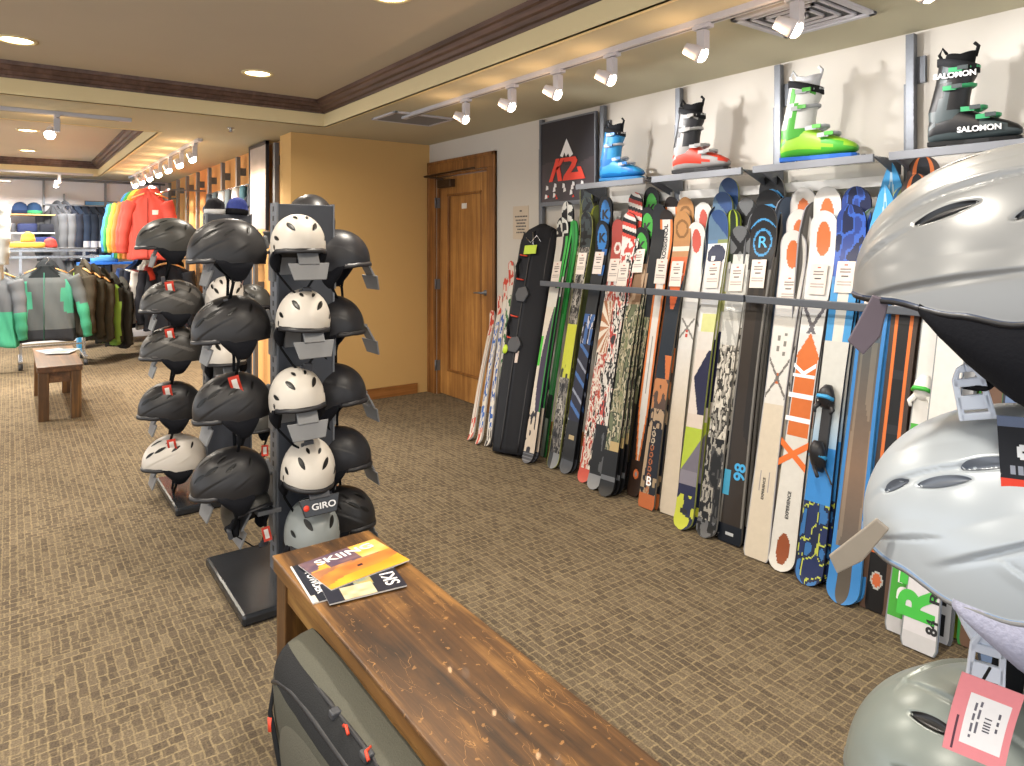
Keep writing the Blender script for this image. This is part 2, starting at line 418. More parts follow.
# walls
w = MB(); DY0, DY1, DZ = 4.93, 5.83, 2.13
w.box(XW, XW + .2, -3, DY0, 0, H); w.box(XW, XW + .2, DY1, YD + .2, 0, H); w.box(XW, XW + .2, DY0, DY1, DZ, H)
struct('wall_right', w, M['wallwhite'])
w = MB(); w.box(XL, XW + .2, YD, YD + .3, 0, H)
struct('wall_back', w, M['yellow'])
struct('wall_passage', MB().box(XL + .09, XL + .35, YD + .3, YB + .2, 0, H), M['orange'])
struct('wall_far', MB().box(-4.5, 3.7, YB, YB + .2, 0, H), M['backwall'])
b = MB(); b.box(XL - .012, XW - .14, YD - .016, YD, 0, .1); b.box(XL - .012, XL, YD, YD + .3, 0, .1)
b.box(XL - .016, XW - .14, YD - .02, YD, .092, .1)
struct('baseboard_back', b, M['trimwood'], .003)
struct('baseboard_right', MB().box(XW - .014, XW, -3, 4.79, 0, .1), M['trimwood'], .003)

# door
d = empty('door_1', (XW, (DY0 + DY1) / 2, 0)); d['kind'] = 'structure'
hw = (DY1 - DY0) / 2
f = MB()
for s in (-1, 1):
    y0, y1 = sorted((s * hw, s * (hw + .13)))
    f.box(-.022, .0, y0, y1, 0, DZ + .0)
    f.box(-.034, -.0, *(sorted((s * (hw + .1), s * (hw + .13)))), 0, DZ + .13)
    f.box(0, .1, *(sorted((s * (hw - .02), s * hw))), 0, DZ)
f.box(-.022, 0, -hw - .13, hw + .13, DZ, DZ + .13); f.box(-.034, 0, -hw - .13, hw + .13, DZ + .1, DZ + .13)
f.box(0, .1, -hw, hw, DZ - .02, DZ)
f.build('door_frame', M['door_dark'], d, .004)
L = MB(); X0 = .03
w1, t0, t1 = hw - .023, .24, DZ - .02 - .17
L.box(X0, X0 + .04, -w1, -w1 + .13, .01, DZ - .025); L.box(X0, X0 + .04, w1 - .13, w1, .01, DZ - .025)
L.box(X0, X0 + .04, -w1 + .13, w1 - .13, .01, t0); L.box(X0, X0 + .04, -w1 + .13, w1 - .13, t1, DZ - .025)
L.box(X0 + .02, X0 + .035, -w1 + .12, w1 - .12, t0 - .01, t1 + .01)
leaf = L.build('door_leaf', M['door'], d, .003)
p = MB(); iw = w1 - .13
for (a0, a1, b0, b1) in ((-iw, -iw + .022, t0, t1), (iw - .022, iw, t0, t1), (-iw, iw, t0, t0 + .022), (-iw, iw, t1 - .022, t1)):
    p.box(X0 - .004, X0 + .03, a0, a1, b0, b1)
p.build('panel_moulding', M['door_dark'], d, .004)
h = MB(); hy = -w1 + .065
h.lathe([(.026, 0), (.026, .008), (.012, .012), (.011, .045)], 16, Matrix.Translation((X0, hy, 1.03)) @ Matrix.Rotation(-pi / 2, 4, 'Y'))
h.tube([(X0 - .045, hy, 1.03), (X0 - .05, hy + .03, 1.03), (X0 - .045, hy + .12, 1.025)], [.009, .009, .007], 10)
h.build('door_handle', M['steel'], d)
for z in (1.86, 1.07, .28):
    q = MB(); q.cyl((-.02, hw - .012, z - .05), (-.02, hw - .012, z + .05), .008, n=10); q.box(-.006, .028, hw - .022, hw - .002, z - .05, z + .05); q.build('hinge', M['steel'], d)
q = MB(); q.box(X0 - .06, X0, hw - .3, hw - .06, DZ - .13, DZ - .055)
cl = q.build('door_closer', M['brass'], d, .006)
q = MB(); q.tube([(X0 - .04, hw - .14, DZ - .05), (X0 - .08, hw + .1, DZ - .01), (X0 - .1, hw + .12, DZ - .008)], .009, 8)
q.tube([(X0 - .1, hw + .12, DZ - .008), (X0 - .05, hw - .5, DZ + .012), (X0 - .055, hw - .72, DZ + .01)], .008, 8); q.build('closer_arm', M['brass'], cl)
MB().box(X0 + .014, X0 + .021, -.04 + .02, .04 + .02, 1.79, 1.84).build('door_number_plate', M['white'], d)

# air vents
def vent(name, x, y, sx, sy, label, n=7, louv=False):
    e = empty(name, (x, y, H)); tag(e, label, 'air vent', 'ceiling air vents')
    q = MB(); t = .03
    for (a0, a1, b0, b1) in ((-sx/2, sx/2, -sy/2, -sy/2 + t), (-sx/2, sx/2, sy/2 - t, sy/2), (-sx/2, -sx/2 + t, -sy/2, sy/2), (sx/2 - t, sx/2, -sy/2, sy/2)):
        q.box(a0, a1, b0, b1, -.014, 0)
    q.build('frame', M['track'], e, .003)
    MB().box(-sx/2 + t, sx/2 - t, -sy/2 + t, sy/2 - t, -.003, 0).build('duct_opening', M['dark'], e)
    q = MB()
    if louv:
        for k in range(4):
            r = (k + .5) / 4; ax, ay = (sx/2 - t) * r, (sy/2 - t) * r
            for (a0, a1, b0, b1) in ((-ax, ax, -ay, -ay + .012), (-ax, ax, ay - .012, ay), (-ax, -ax + .012, -ay, ay), (ax - .012, ax, -ay, ay)):
                q.box(a0, a1, b0, b1, -.012, -.003)
    else:
        for k in range(n):
            yy = -sy/2 + t + (sy - 2 * t) * (k + .5) / n
            q.add([(-sx/2 + t, yy - .012, -.004), (sx/2 - t, yy - .012, -.004), (sx/2 - t, yy + .006, -.013), (-sx/2 + t, yy + .006, -.013)], [(0, 1, 2, 3)], smooth=False)
    q.build('louvres', M['track'] if louv else M['grey'], e)
vent('air_vent', 2.53, 4.75, .52, .4, 'flat rectangular ceiling air vent near the wooden door', 12)
vent('air_vent', 2.72, 1.62, .42, .42, 'square ceiling air vent with concentric louvres above the white boot', louv=True)

# recessed downlights
def can(x, y, z, label, w=CAN_W, vis=True):
    e = empty('recessed_downlight', (x, y, z)); tag(e, label, 'ceiling light', 'recessed downlights')
    q = MB(); q.lathe([(.105, 0), (.105, -.005), (.085, -.008), (.08, 0)], 32, cap=False); q.build('trim_ring', M['cream'], e)
    q = MB(); q.lathe([(.082, -.001), (.05, -.004), (.001, -.005)], 32); q.build('lens', M['can'], e)
    ld = bpy.data.lights.new('downlight_lamp', 'AREA'); ld.shape = 'DISK'; ld.size = .16; ld.energy = w; ld.color = (1, .91, .78)
    ld.spread = rad(150)
    lo = bpy.data.objects.new('downlight_lamp', ld); COL.objects.link(lo); lo.parent = e; lo.location = (0, 0, -.012)
can(1.375, 4.84, HT, 'round glowing ceiling light right of centre, nearest the ochre wall')
can(.03, 4.87, HT, 'round glowing ceiling light at the left edge of the front ceiling tray')
hid = [(-1.3, 2.95, 'far left'), (-1.3, 1.1, 'middle left'), (-1.3, -.6, 'near left'), (1.45, 2.95, 'far right'), (1.45, 1.1, 'right, above the long bench'), (1.45, -.6, 'near right'), (.03, 2.95, 'far middle'), (.03, .6, 'above the camera')]
for x, y, w_ in hid: can(x, y, HT, 'round ceiling light in the front tray, out of view, ' + w_)
can(.15, 8.7, HT, 'round ceiling light in the far tray, nearer of two', 90)
can(.18, 10.6, HT, 'round ceiling light in the far tray, farther of two', 90)
can(-1.3, 7.6, HT, 'round ceiling light in the far tray, out of view, nearer one', 80)
can(-1.3, 10.2, HT, 'round ceiling light in the far tray, out of view, farther one', 80)

# sprinkler
q = MB(); q.lathe([(.03, 0), (.03, -.006), (.012, -.008), (.01, -.03), (.022, -.032), (.022, -.035)], 16)
o = q.build('sprinkler_head', M['chrome']); o.location = (1.5, 6.05, H); tag(o, 'small sprinkler head on the ceiling between the two trays', 'sprinkler')

# track lights
def track(a, b, label, name='lighting_track'):
    a, b = Vector(a), Vector(b); d_ = (b - a).normalized(); s_ = Vector((-d_.y, d_.x, 0))
    e = empty(name, a); tag(e, label, 'lighting track')
    q = MB(); Ln = (b - a).length
    m = frame((0, 0, 0), d_, s_, (0, 0, 1))
    q.obox(m @ Matrix.Translation((Ln / 2, 0, -.012)), Ln, .048, .03)
    q.build('rail', M['track'], e, .002)
    q = MB(); q.obox(m @ Matrix.Translation((Ln / 2, 0, -.0285)), Ln - .02, .012, .002); q.build('conductor_slot', M['grey'], e)
    q = MB(); q.obox(m @ Matrix.Translation((-.03, 0, -.014)), .09, .045, .028); q.build('feed_box', M['track'], e, .003)
def head(p, aim, label, w, colr=(1, .97, .94), cone=86, group='track light heads over the ski wall', bulb='bulb', big=1.0, lamp=True):
    p = Vector(p); e = empty('track_light', p); tag(e, label, 'track light', group)
    q = MB(); q.box(-.018, .018, -.045, .045, -.045, -.022); q.cyl((0, 0, -.04), (0, 0, -.085), .008, n=10)
    q.box(-.02, .02, -.02, .02, -.15, -.05); q.build('adapter', M['track'], e, .004)
    dv = (Vector(aim) - (p + Vector((0, 0, -.14)))).normalized()
    z = -dv; x = z.cross(Vector((0, 0, 1))).normalized(); y = z.cross(x)
    ce = Vector((0, 0, -.14)) + dv * .02 + Vector((-.035, .045, .01))
    mt = frame(ce, x, y, z)
    q = MB(); q.lathe([(.014, .045), (.024, .042), (.028, .02), (.034, -.015), (.040, -.03), (.036, -.03), (.025, -.015)], 20, mt, cap=False)
    q.cyl(ce + Vector((.0, 0, 0)), (0, 0, -.12), .008, n=8); q.build('lamp_housing', M['track'], e)
    q = MB(); q.lathe([(.032, -.026), (.035, -.038), (.030, -.052), (.016, -.060), (.001, -.062)], 20, mt); q.build('lens', M[bulb], e)
    # halogen lamps leak a little orange light backwards on to the ceiling
    ld = bpy.data.lights.new('leak_lamp', 'POINT'); ld.energy = 1.3 if group[-4:] == 'wall' and 'ski' in group else 2.2; ld.color = (1, .62, .33); ld.shadow_soft_size = .015
    lo = bpy.data.objects.new('leak_lamp', ld); COL.objects.link(lo); lo.parent = e; lo.matrix_local = mt @ Matrix.Translation((-.01, .06, .05))
    if lamp:
        ld = bpy.data.lights.new('spot_lamp', 'SPOT'); ld.energy = w; ld.color = colr; ld.spot_size = rad(cone); ld.spot_blend = .6; ld.shadow_soft_size = .03
        lo = bpy.data.objects.new('spot_lamp', ld); COL.objects.link(lo); lo.parent = e; lo.matrix_local = mt @ Matrix.Translation((0, 0, -.080))
    return e
track((2.42, 4.62, H), (2.42, -.3, H), 'long white lighting track along the ceiling over the ski wall')
where = ['farthest from the camera, nearest the door', 'second from the far end', 'third from the far end', 'fourth from the far end, over the blue boot', 'fifth from the far end, over the red boot',
         'sixth from the far end, over the white and green boot', 'at the top right edge of the photo']
for i, px in enumerate((466, 512, 558, 612, 703, 797, 932)):
    r = ray(px); Y = 2.42 / r[0] * r[1]
    head((2.42, Y, H), (3.36, Y - .95, 1.72), 'white track spotlight ' + where[i], SPOT_W)
head((2.42, .35, H), (3.36, -.6, 1.72), 'white track spotlight beyond the right edge, out of view', SPOT_W)
track((1.42, 6.9, H), (1.42, 11.4, H), 'white lighting track along the amber wall in the back room')
for i in range(7):
    head((1.42, 7.05 + i * .62, H), (1.9, 6.6 + i * .62, 1.3), 'glowing spotlight number %s of seven along the amber wall track, counted from the near end' % ('one two three four five six seven'.split()[i]), SPOT2_W,
         (1, .88, .7), 100, 'track light heads over the amber wall', 'bulb_warm')
track((.69, 6.07, H), (-2.2, 6.07, H), 'white lighting track crossing between the two ceiling trays')
for i, x in enumerate((.28, -1.0)):
    head((x, 6.07, H), (x - .25, 5.0, .9), ('glowing spotlight on the crossing track', 'spotlight on the crossing track, out of view')[i], 60, (1, .93, .8), 80, 'track light heads on the crossing track', 'bulb_warm')
for i, x in enumerate((-.2, .55)):
    head((x, 11.3, H), (x, 12.1, 1.4), 'glowing spotlight by the far wall, ' + ('left', 'right')[i] + ' of the pair', 26, (1, .97, .95), 90, 'track light heads by the far wall', 'bulb_warm')
track((-.6, 11.3, H), (.95, 11.3, H), 'short white lighting track by the far wall')
# ------------------------------------------------------------------ helmets
def lens(a, c, L, W, rot):
    return (a, c, L, W, rot)
def dirv(a, e):
    """unit direction, azimuth a from the front (-Y) towards +X, elevation e"""
    return Vector((sin(a) * cos(e), -cos(a) * cos(e), sin(e)))
AX, AYF, AZ = .112, .152, .132
def hpos(a, e, k=1.0):
    d_ = dirv(a, e)
    ay = AYF if d_.y < 0 else AYF + .006
    # a little squarer than an ellipsoid
    p = 2.08
    r = (abs(d_.x / AX) ** p + abs(d_.y / ay) ** p + abs(d_.z / AZ) ** p) ** (-1 / p)
    return d_ * r * k
def rim_e(a):
    """elevation of the shell rim: high over the brow, low at ear and nape"""
    t = abs(((a + pi) % (2 * pi)) - pi)      # 0 front, pi back
    pts = [(0, .02), (.5, .0), (.9, -.06), (1.25, -.16), (1.6, -.34), (1.95, -.38), (2.4, -.42), (pi, -.44)]
    for (x0, y0), (x1, y1) in zip(pts, pts[1:]):
        if t <= x1:
            u = (t - x0) / (x1 - x0); u = u * u * (3 - 2 * u); return y0 + (y1 - y0) * u
    return pts[-1][1]
def rim_flat(a):
    t = abs(((a + pi) % (2 * pi)) - pi); return -.05 - .3 * (t / pi) ** 1.5
def make_shell(vents, ridges, col, NA=144, NE=56, mat='shell', edge='#2a2a2e', colf=None, rim=rim_e, ventcol='#050506'):
    mb = MB(); rings = []; flags = []
    cen = []
    for (va, ve, L_, W_, rot) in vents:
        for sgn_ in ((1, -1) if va != 0 else (1,)):
            c0 = dirv(va * sgn_, ve); up = (Vector((0, 0, 1)) - c0 * c0.z)
            if up.length < .05: up = Vector((0, 1, 0)) - c0 * c0.y
            up.normalize(); sd = up.cross(c0)
            r_ = rot * sgn_
            t1 = up * cos(r_) + sd * sin(r_); t2 = c0.cross(t1)
            cen.append((c0, t1, t2, L_, W_))
    rc = []
    for (ra, re, L_, W_, rot, hgt) in ridges:
        for sgn_ in (1, -1):
            c0 = dirv(ra * sgn_, re); up = (Vector((0, 0, 1)) - c0 * c0.z).normalized(); sd = up.cross(c0); r_ = rot * sgn_
            t1 = up * cos(r_) + sd * sin(r_); rc.append((c0, t1, c0.cross(t1), L_, W_, hgt))
    def vf(d_):
        best = -1
        for (c0, t1, t2, L_, W_) in cen:
            if d_.dot(c0) < .5: continue
            x, y = d_.dot(t1) / L_, d_.dot(t2) / W_
            if abs(x) < 1:
                g = 1 - abs(y) / (1 - x * x) ** .8 if abs(x) < .999 else -1
                best = max(best, g)
        return best
    def rf(d_):
        h = 0
        for (c0, t1, t2, L_, W_, hg) in rc:
            if d_.dot(c0) < .4: continue
            x, y = d_.dot(t1) / L_, d_.dot(t2) / W_
            q = 1 - x * x
            if q > 0:
                if y > 0: h += hg * q * max(0, 1 - y * .45) * (1 if y > .25 else y / .25)
                else: h += -hg * .5 * q * max(0, 1 + y * 1.4)
        return h
    def dip(g):
        if g <= -.35: return 0.0
        u = min(1, (g + .35) / 1.1); return (.032 if NA > 200 else .016) * u * u * (3 - 2 * u)
    for i in range(NE + 1):
        ring = []; fr = []
        for j in range(NA):
            a = 2 * pi * j / NA; e0 = rim(a); e = e0 + (pi / 2 - .004 - e0) * (i / NE)
            d_ = dirv(a, e); g = vf(d_); k = 1 + rf(d_)
            if i == 0: k *= 1.012
            k -= dip(g)
            ring.append(hpos(a, e, k)); fr.append(g)
        rings.append(ring); flags.append(fr)
    n = NA; v = [p for r in rings for p in r]; f = []; cc = []
    for i in range(NE):
        for j in range(n):
            j2 = (j + 1) % n; f.append((i * n + j, i * n + j2, (i + 1) * n + j2, (i + 1) * n + j))
            g = (flags[i][j] + flags[i][j2] + flags[i + 1][j] + flags[i + 1][j2]) / 4
            cl_ = (colf(v[i * n + j], 2 * pi * j / n, i / NE) if colf else col)
            if i == 0: cl_ = edge
            cc.append(cl_)
    f.append(tuple(range(NE * n, (NE + 1) * n))); cc.append(col)
    mb.add(v, f, cc)
    # dark vent openings, lens shaped, following the dished shell
    for (c0, t1, t2, L_, W_) in cen:
        NU, NV_ = 22, 6; vs = []
        for i in range(NU + 1):
            x = -1 + 2 * i / NU
            for j in range(NV_ + 1):
                y = (-1 + 2 * j / NV_) * max(.0, 1 - x * x) ** .8
                d_ = (c0 + t1 * (x * L_) + t2 * (y * W_)).normalized()
                a_, e_ = atan2(d_.x, -d_.y), math.asin(max(-1, min(1, d_.z)))
                vs.append(hpos(a_, e_, 1 + rf(d_) - dip(vf(d_)) + (.006 if NA > 200 else .009)))
        fs = [(i * (NV_ + 1) + j, i * (NV_ + 1) + j + 1, (i + 1) * (NV_ + 1) + j + 1, (i + 1) * (NV_ + 1) + j) for i in range(NU) for j in range(NV_)]
        c_, n_ = c0, (vs[fs[60][1]] - vs[fs[60][0]]).cross(vs[fs[60][3]] - vs[fs[60][0]])
        if n_.dot(c_) < 0: fs = [f_[::-1] for f_ in fs]
        mb.add(vs, fs, ventcol)
    # inside wall
    r0 = [hpos(2 * pi * j / n, rim(2 * pi * j / n), 1.0) for j in range(n)]
    r1 = [hpos(2 * pi * j / n, rim(2 * pi * j / n) - .0, .86) for j in range(n)]
    r2 = [hpos(2 * pi * j / n, rim(2 * pi * j / n) + .5, .8) for j in range(n)]
    r3 = [hpos(2 * pi * j / n, 1.2, .8) for j in range(n)]
    mb.loft([r0, r1, r2, r3], '#17181c', cap=False)
    return mb.build('shell', M[mat])
def ear_pads(col='#101115', depth=.072, mat='pad', a0=1.08, a1=2.25, k=.985):
    out = []
    for s in (1, -1):
        mb = MB(); NA, NV = 26, 10
        for off in (0,):
            outer = []; inner = []
            for i in range(NA + 1):
                u = i / NA; a = (a0 + (a1 - a0) * u) * s
                base = hpos(a, rim_e(a) + .06, k)
                dd = depth * max(0, sin(pi * min(1, max(0, u * .96 + .02)))) ** .38
                ro, ri = [], []
                for j in range(NV + 1):
                    w_ = j / NV
                    bulge = .010 * sin(pi * w_)
                    nrm = Vector((base.x, base.y, 0)).normalized()
                    pt = base + Vector((0, 0, -dd * w_)) - nrm * (.018 * w_ ** 2)
                    ro.append(pt + nrm * bulge); ri.append(pt - nrm * .018)
                outer.append(ro); inner.append(ri)
            mb.loft([r + q[::-1] for r, q in zip(outer, inner)], col, cap=True)
        out.append(mb.build('ear_pad', M[mat] if mat in M else mat))
    return out
def helmet(name='ski_helmet', col='#3c3a3c', vents=None, ridges=None, mat='shell', res=(144, 56), pad='pad', brim=True, straps=True, clip='grey', colf=None, logo=None, padcol='#1c1d22', edge='#26262a', rimcol='black', straph=.17, tagc=None, rim=rim_e, buckle=True):
    e = empty(name)
    vents = STDV if vents is None else vents; ridges = STDR if ridges is None else ridges
    sh = make_shell(vents, ridges, col, res[0], res[1], mat, edge, colf, rim); sh.parent = e
    for o in ear_pads(padcol, mat=pad): o.parent = e
    # brim lip round the brow
    mb = MB(); rings = []
    for i in range(33):
        a = -1.05 + 2.1 * i / 32; q = 1 - (a / 1.05) ** 2
        b0 = hpos(a, rim_e(a) + .015, 1.0); nrm = Vector((b0.x, b0.y, 0)).normalized()
        w_ = .002 + .006 * max(0, q) ** .7
        rings.append([b0 - nrm * .01 + Vector((0, 0, -.010)), b0 + nrm * w_ + Vector((0, 0, -.012)), b0 + nrm * w_ + Vector((0, 0, -.004)), b0 + nrm * .002 + Vector((0, 0, .006))])
    mb.loft(rings, edge); mb.build('brim', M[rimcol], e)
    if straps:
        mb = MB()
        for s in (1, -1):
            p = hpos(1.45 * s, rim_e(1.45), .93)
            q = hpos(2.0 * s, rim_e(2.0), .93)
            bot = Vector((.03 * s, -.035, -straph + .0))
            mb.tube([p + Vector((0, 0, -.03)), p * .85 + Vector((0, 0, -.08)), bot], .007, 6, flat=.25)
            mb.tube([q + Vector((0, 0, -.03)), p * .8 + Vector((0, .0, -.085)), bot], .006, 6, flat=.25)
        mb.tube([(.03, -.035, -straph), (0, -.05, -straph - .018), (-.03, -.035, -straph)], .008, 6, flat=.3)
        st = mb.build('chin_strap', M['strap'], e)
        if buckle:
            mb = MB(); mb.box(.012, .05, -.058, -.04, -straph - .02, -straph + .012); mb.box(-.002, .012, -.056, -.042, -straph - .016, -straph + .004); mb.build('buckle', M['dark'], st, .003)
    if clip:
        mb = MB(); b0 = hpos(pi, .12, 1.0)
        mb.box(-.016, .016, b0.y - .004, b0.y + .012, b0.z - .03, b0.z + .02); mb.build('goggle_clip', M[clip], e, .004)
    return e
# vents: azimuth, elevation, half length, half width, rotation   (angles in radians, sizes on the unit sphere)
STDV = [(.42, .98, .22, .056, .6), (.95, .74, .25, .060, 1.0), (.50, .52, .20, .055, .85), (1.75, .70, .22, .052, 1.25), (2.5, .55, .15, .04, .9), (1.45, 1.08, .18, .042, 1.1)]
STDR = [(1.0, .34, .8, .09, 1.2, .024), (1.25, .85, .6, .08, 1.15, .018), (2.0, .1, .4, .07, 1.3, .016)]
SKATEV = [(.50, .72, .25, .070, .85), (1.05, .34, .21, .062, 1.3), (1.12, .04, .10, .052, .3), (.45, 1.14, .15, .05, .7), (2.2, .6, .14, .045, .8)]
def place_helmet(h, x, y, z, face, pitch=0.0, roll=0.0, s=1.0, sz=1.0):
    """face: world heading in degrees the brow points to (0 = -Y, 90 = +X), pitch: brow down"""
    h.location = (x, y, z)
    m = Matrix.Rotation(rad(face), 4, 'Z') @ Matrix.Rotation(rad(pitch), 4, 'X') @ Matrix.Rotation(rad(roll), 4, 'Y')
    h.rotation_euler = m.to_euler(); h.scale = (s, s, s * sz)
    return h
def hang_tag(parent, p, size=(.042, .068), col='#c93a26', normal=(0, -1, 0), name='hang_tag', inner='#e9e4de', rows=0, mat='paper'):
    nrm = Vector(normal).normalized(); x = Vector((0, 0, 1)).cross(nrm).normalized(); y = nrm.cross(x)
    mb = MB(); w_, h_ = size
    N = 12; Mx = 8
    fs, vs, cs = [], [], []
    for i in range(N + 1):
        for j in range(Mx + 1): vs.append(Vector(p) + x * ((j / Mx - .5) * w_) - y * (i / N * h_) + nrm * (.004 * sin(i * .5)))
    for i in range(N):
        for j in range(Mx):
            fs.append((i * (Mx + 1) + j, (i + 1) * (Mx + 1) + j, (i + 1) * (Mx + 1) + j + 1, i * (Mx + 1) + j + 1))
            ins = 2 <= i < N - 2 and 1 < j < Mx - 2
            cs.append(('#6a6668' if (i % 3 == 0 and rows) else inner) if ins else col)
    n0 = len(vs); mb.add(vs, fs, cs, smooth=False)
    mb.add([v - nrm * .0012 for v in vs], [q[::-1] for q in fs], col, smooth=False)
    return mb.build(name, M[mat], parent)

# ---- the helmet towers
BZ = [1.53, 1.21, .89, .57, .25]       # bracket levels, from the top
def tower(name, x, y, label, flip=False):
    e = empty(name, (x, y, 0)); tag(e, label, 'display stand', 'helmet display towers')
    mb = MB(); mb.box(-.34, .34, -.31, .31, .0, .045); mb.build('base_plate', M['base'], e, .012)
    mb = MB(); mb.box(-.122, .122, -.045, .045, .045, 1.64); mb.build('column', M['column'], e, .004)
    for s in (-1, 1):                    # slotted metal channels on the two narrow sides
        mb = MB(); x0 = s * .13
        mb.box(min(x0, s * .122), max(x0, s * .122), -.045, .045, .045, 1.645)
        for k in range(38):
            zz = .09 + k * .041; mb.box(x0 - .0015, x0 + .0015, -.008, .008, zz, zz + .022, '#101010', 1)
        mb.build('slotted_channel', [M['steel'], M['black']], e)
    return e
def bracket(t, side, z, plate='grey', lettering=None, off=0.0, tilt=0.0, k=0.0):
    """side 'front','left','right','rear'"""
    ang = {'front': 0, 'right': pi / 2, 'rear': pi, 'left': -pi / 2}[side]
    depth = .045 if side in ('front', 'rear') else .13
    R_ = Matrix.Rotation(ang, 4, 'Z') @ Matrix.Translation((off, 0, 0))
    mb = MB()
    mb.obox(R_ @ Matrix.Translation((0, -depth - .006, z - .02)), .07, .012, .14)
    mb.obox(R_ @ Matrix.Translation((0, -depth - .11 + k / 2, z + .035)), .04, .2, .012)
    mb.obox(R_ @ Matrix.Translation((0, -depth - .16 + k, z + .02)), .10, .1, .02)
    mb.obox(R_ @ Matrix.Translation((0, -depth - .255 + k, z - .005)) @ Matrix.Rotation(-.5, 4, 'X'), .085, .01, .08)
    b_ = mb.build('bracket', M['grey'] if plate == 'grey' else M['dark'], t, .003)
    pm = MB(); Q = R_ @ Matrix.Translation((0, -depth - .275 + k, z - .068)) @ Matrix.Rotation(rad(-16 + tilt), 4, 'X')
    poly = [(-.085, .035), (.085, .035), (.066, -.035), (-.066, -.035)]
    pm.prism(poly, .008, lambda a, b, c_: Q @ Vector((a, c_ - .004, b)), '#808080')
    pl = pm.build('sign_plate', M['grey'] if plate == 'grey' else M[plate], b_, .003)
    if lettering:
        text(lettering, .034, M['whiteprint'], pl, Q @ Matrix.Translation((.014, -.0055, -.002)) @ Matrix.Rotation(pi / 2, 4, 'X'), sx=1.25, bold=.0006)
        mm = MB(); mm.lathe([(.012, -.0), (.012, .002), (.001, .002)], 16, Q @ Matrix.Translation((-.058, -.0045, 0)) @ Matrix.Rotation(pi / 2, 4, 'X')); mm.build('emblem', M['redprint'], pl)
    return b_
TX = 1.055
t1 = tower('helmet_tower', TX, 3.02, 'near charcoal helmet tower beside the long bench, five tiers')
t2 = tower('helmet_tower', TX, 4.33, 'far charcoal helmet tower behind the nearer one')
t3 = tower('helmet_tower', .985, -.07, 'helmet tower at the right edge, mostly out of the frame')
# prototypes
white_h = lambda: helmet(col='#d0c9bf', vents=SKATEV, ridges=[], edge='#33302e', clip='grey')
protos = {}
def get(kind):
    """first call builds the kind, later calls copy it"""
    if kind in protos: return copy_tree(protos[kind])
    if kind == 'white': h = white_h()
    elif kind == 'black': h = helmet(col='#29282a')
    elif kind == 'matte': h = helmet(col='#242429', vents=[(2.4, .55, .12, .03, .5)], ridges=[(1.0, .5, .7, .08, 1.2, .012)])
    elif kind == 'grey': h = helmet(col='#403f3c')
    elif kind == 'silver': h = helmet(col='#8e9494', vents=[(.50, .72, .25, .075, .85), (1.05, .36, .2, .065, 1.3), (.45, 1.14, .16, .055, .7)], ridges=[(.6, .9, .5, .08, 1.0, .02)])
    elif kind == 'pale': h = helmet(col='#d6cfc6')
    elif kind == 'striped':
        def cf(p, a, t):
            return '#625f5c' if (vnoise(p[0] * 30, p[2] * 40 + p[1] * 22) > .66) else '#42403e'
        h = helmet(col='#42403e', colf=cf)
    protos[kind] = h; return h
G1 = 'helmets on the near display tower'; G2 = 'helmets on the far display tower'
tier = ['top tier', 'second tier from the top', 'third tier from the top', 'fourth tier from the top', 'bottom tier']
def put(kind, label, group, x, y, z, face, pitch, roll=0, s=1.0, tags=None, tagcol='#c93a26'):
    h = get(kind); tag(h, label, 'helmet', group); place_helmet(h, x, y, z, face, pitch, roll, s, {'white': 1.06, 'silver': 1.08, 'matte': 1.15, 'black': 1.12}.get(kind, 1.05))
    if tags:
        hang_tag(h, tags, normal=tuple(Matrix.Rotation(-rad(face), 3, 'Z') @ Vector((-.35, -1, 0))), col=tagcol)
    return h
# near tower: front row of pale helmets, left row and right row of black ones
for i, (px, py) in enumerate(((298, 247), (303, 322), (297, 400), (308, 472))):
    r = onY(px, py, 2.84)
    bracket(t1, 'front', r.z - .03, 'grey', None if i < 3 else 'GIRO', r.x - TX) if i < 3 else bracket(t1, 'front', r.z - .03, 'base', 'GIRO', r.x - TX)
    put('white', 'white helmet facing the camera on the near tower, ' + tier[i], G1, r.x, 2.84, r.z, (-8, -12, -4, -14)[i], (6, 8, 4, 14)[i], (0, 4, -3, 7)[i], .98)
r = onY(312, 533, 2.84)
bracket(t1, 'front', r.z - .03, 'grey', None, r.x - TX)
put('silver', 'silver grey helmet facing the camera at the foot of the near tower', G1, r.x, 2.84, r.z, -5, 10, 3, .98)
for i, (px, py, fc, pt) in enumerate(((227, 254, -97, 12), (231, 331, -98, 15), (232, 408, -96, 15), (230, 483, -99, 13))):
    r = onY(px, py, 3.0)
    bracket(t1, 'left', r.z - .03, 'grey', None, -.0)
    put('black', 'matt black vented helmet facing left on the near tower, ' + tier[i], G1, r.x, 3.0, r.z, fc, pt, 0, 1.0, None if i in (0, 1, 3) else (.09, .03, .13))
r = onY(248, 512, 3.0)
bracket(t1, 'left', r.z - .03, 'grey', None, 0, k=.13)
put('grey', 'charcoal helmet with hanging straps facing away at the left foot of the near tower', G1, r.x, 3.02, r.z, 20, -20, 0, .8, (.02, -.1, -.1))
for i, (px, py, fc, pt) in enumerate(((337, 262, 55, 4), (331, 328, 52, 6), (333, 396, 55, 6), (338, 459, 58, 8), (342, 518, 56, 8))):
    r = onY(px, py, 3.04)
    bracket(t1, 'right', r.z - .03, 'grey', k=.075)
    put('matte' if i < 4 else 'black', ('smooth black' if i < 4 else 'vented black') + ' helmet facing right on the near tower, ' + tier[i], G1, r.x, 3.04, r.z, fc, pt, 0, 1.0)
r = onY(325, 224, 3.28)
bracket(t1, 'rear', 1.56)
put('black', 'black helmet behind the top of the near tower, only its crown showing', G1, 1.16, 3.22, 1.555, 175, 4)
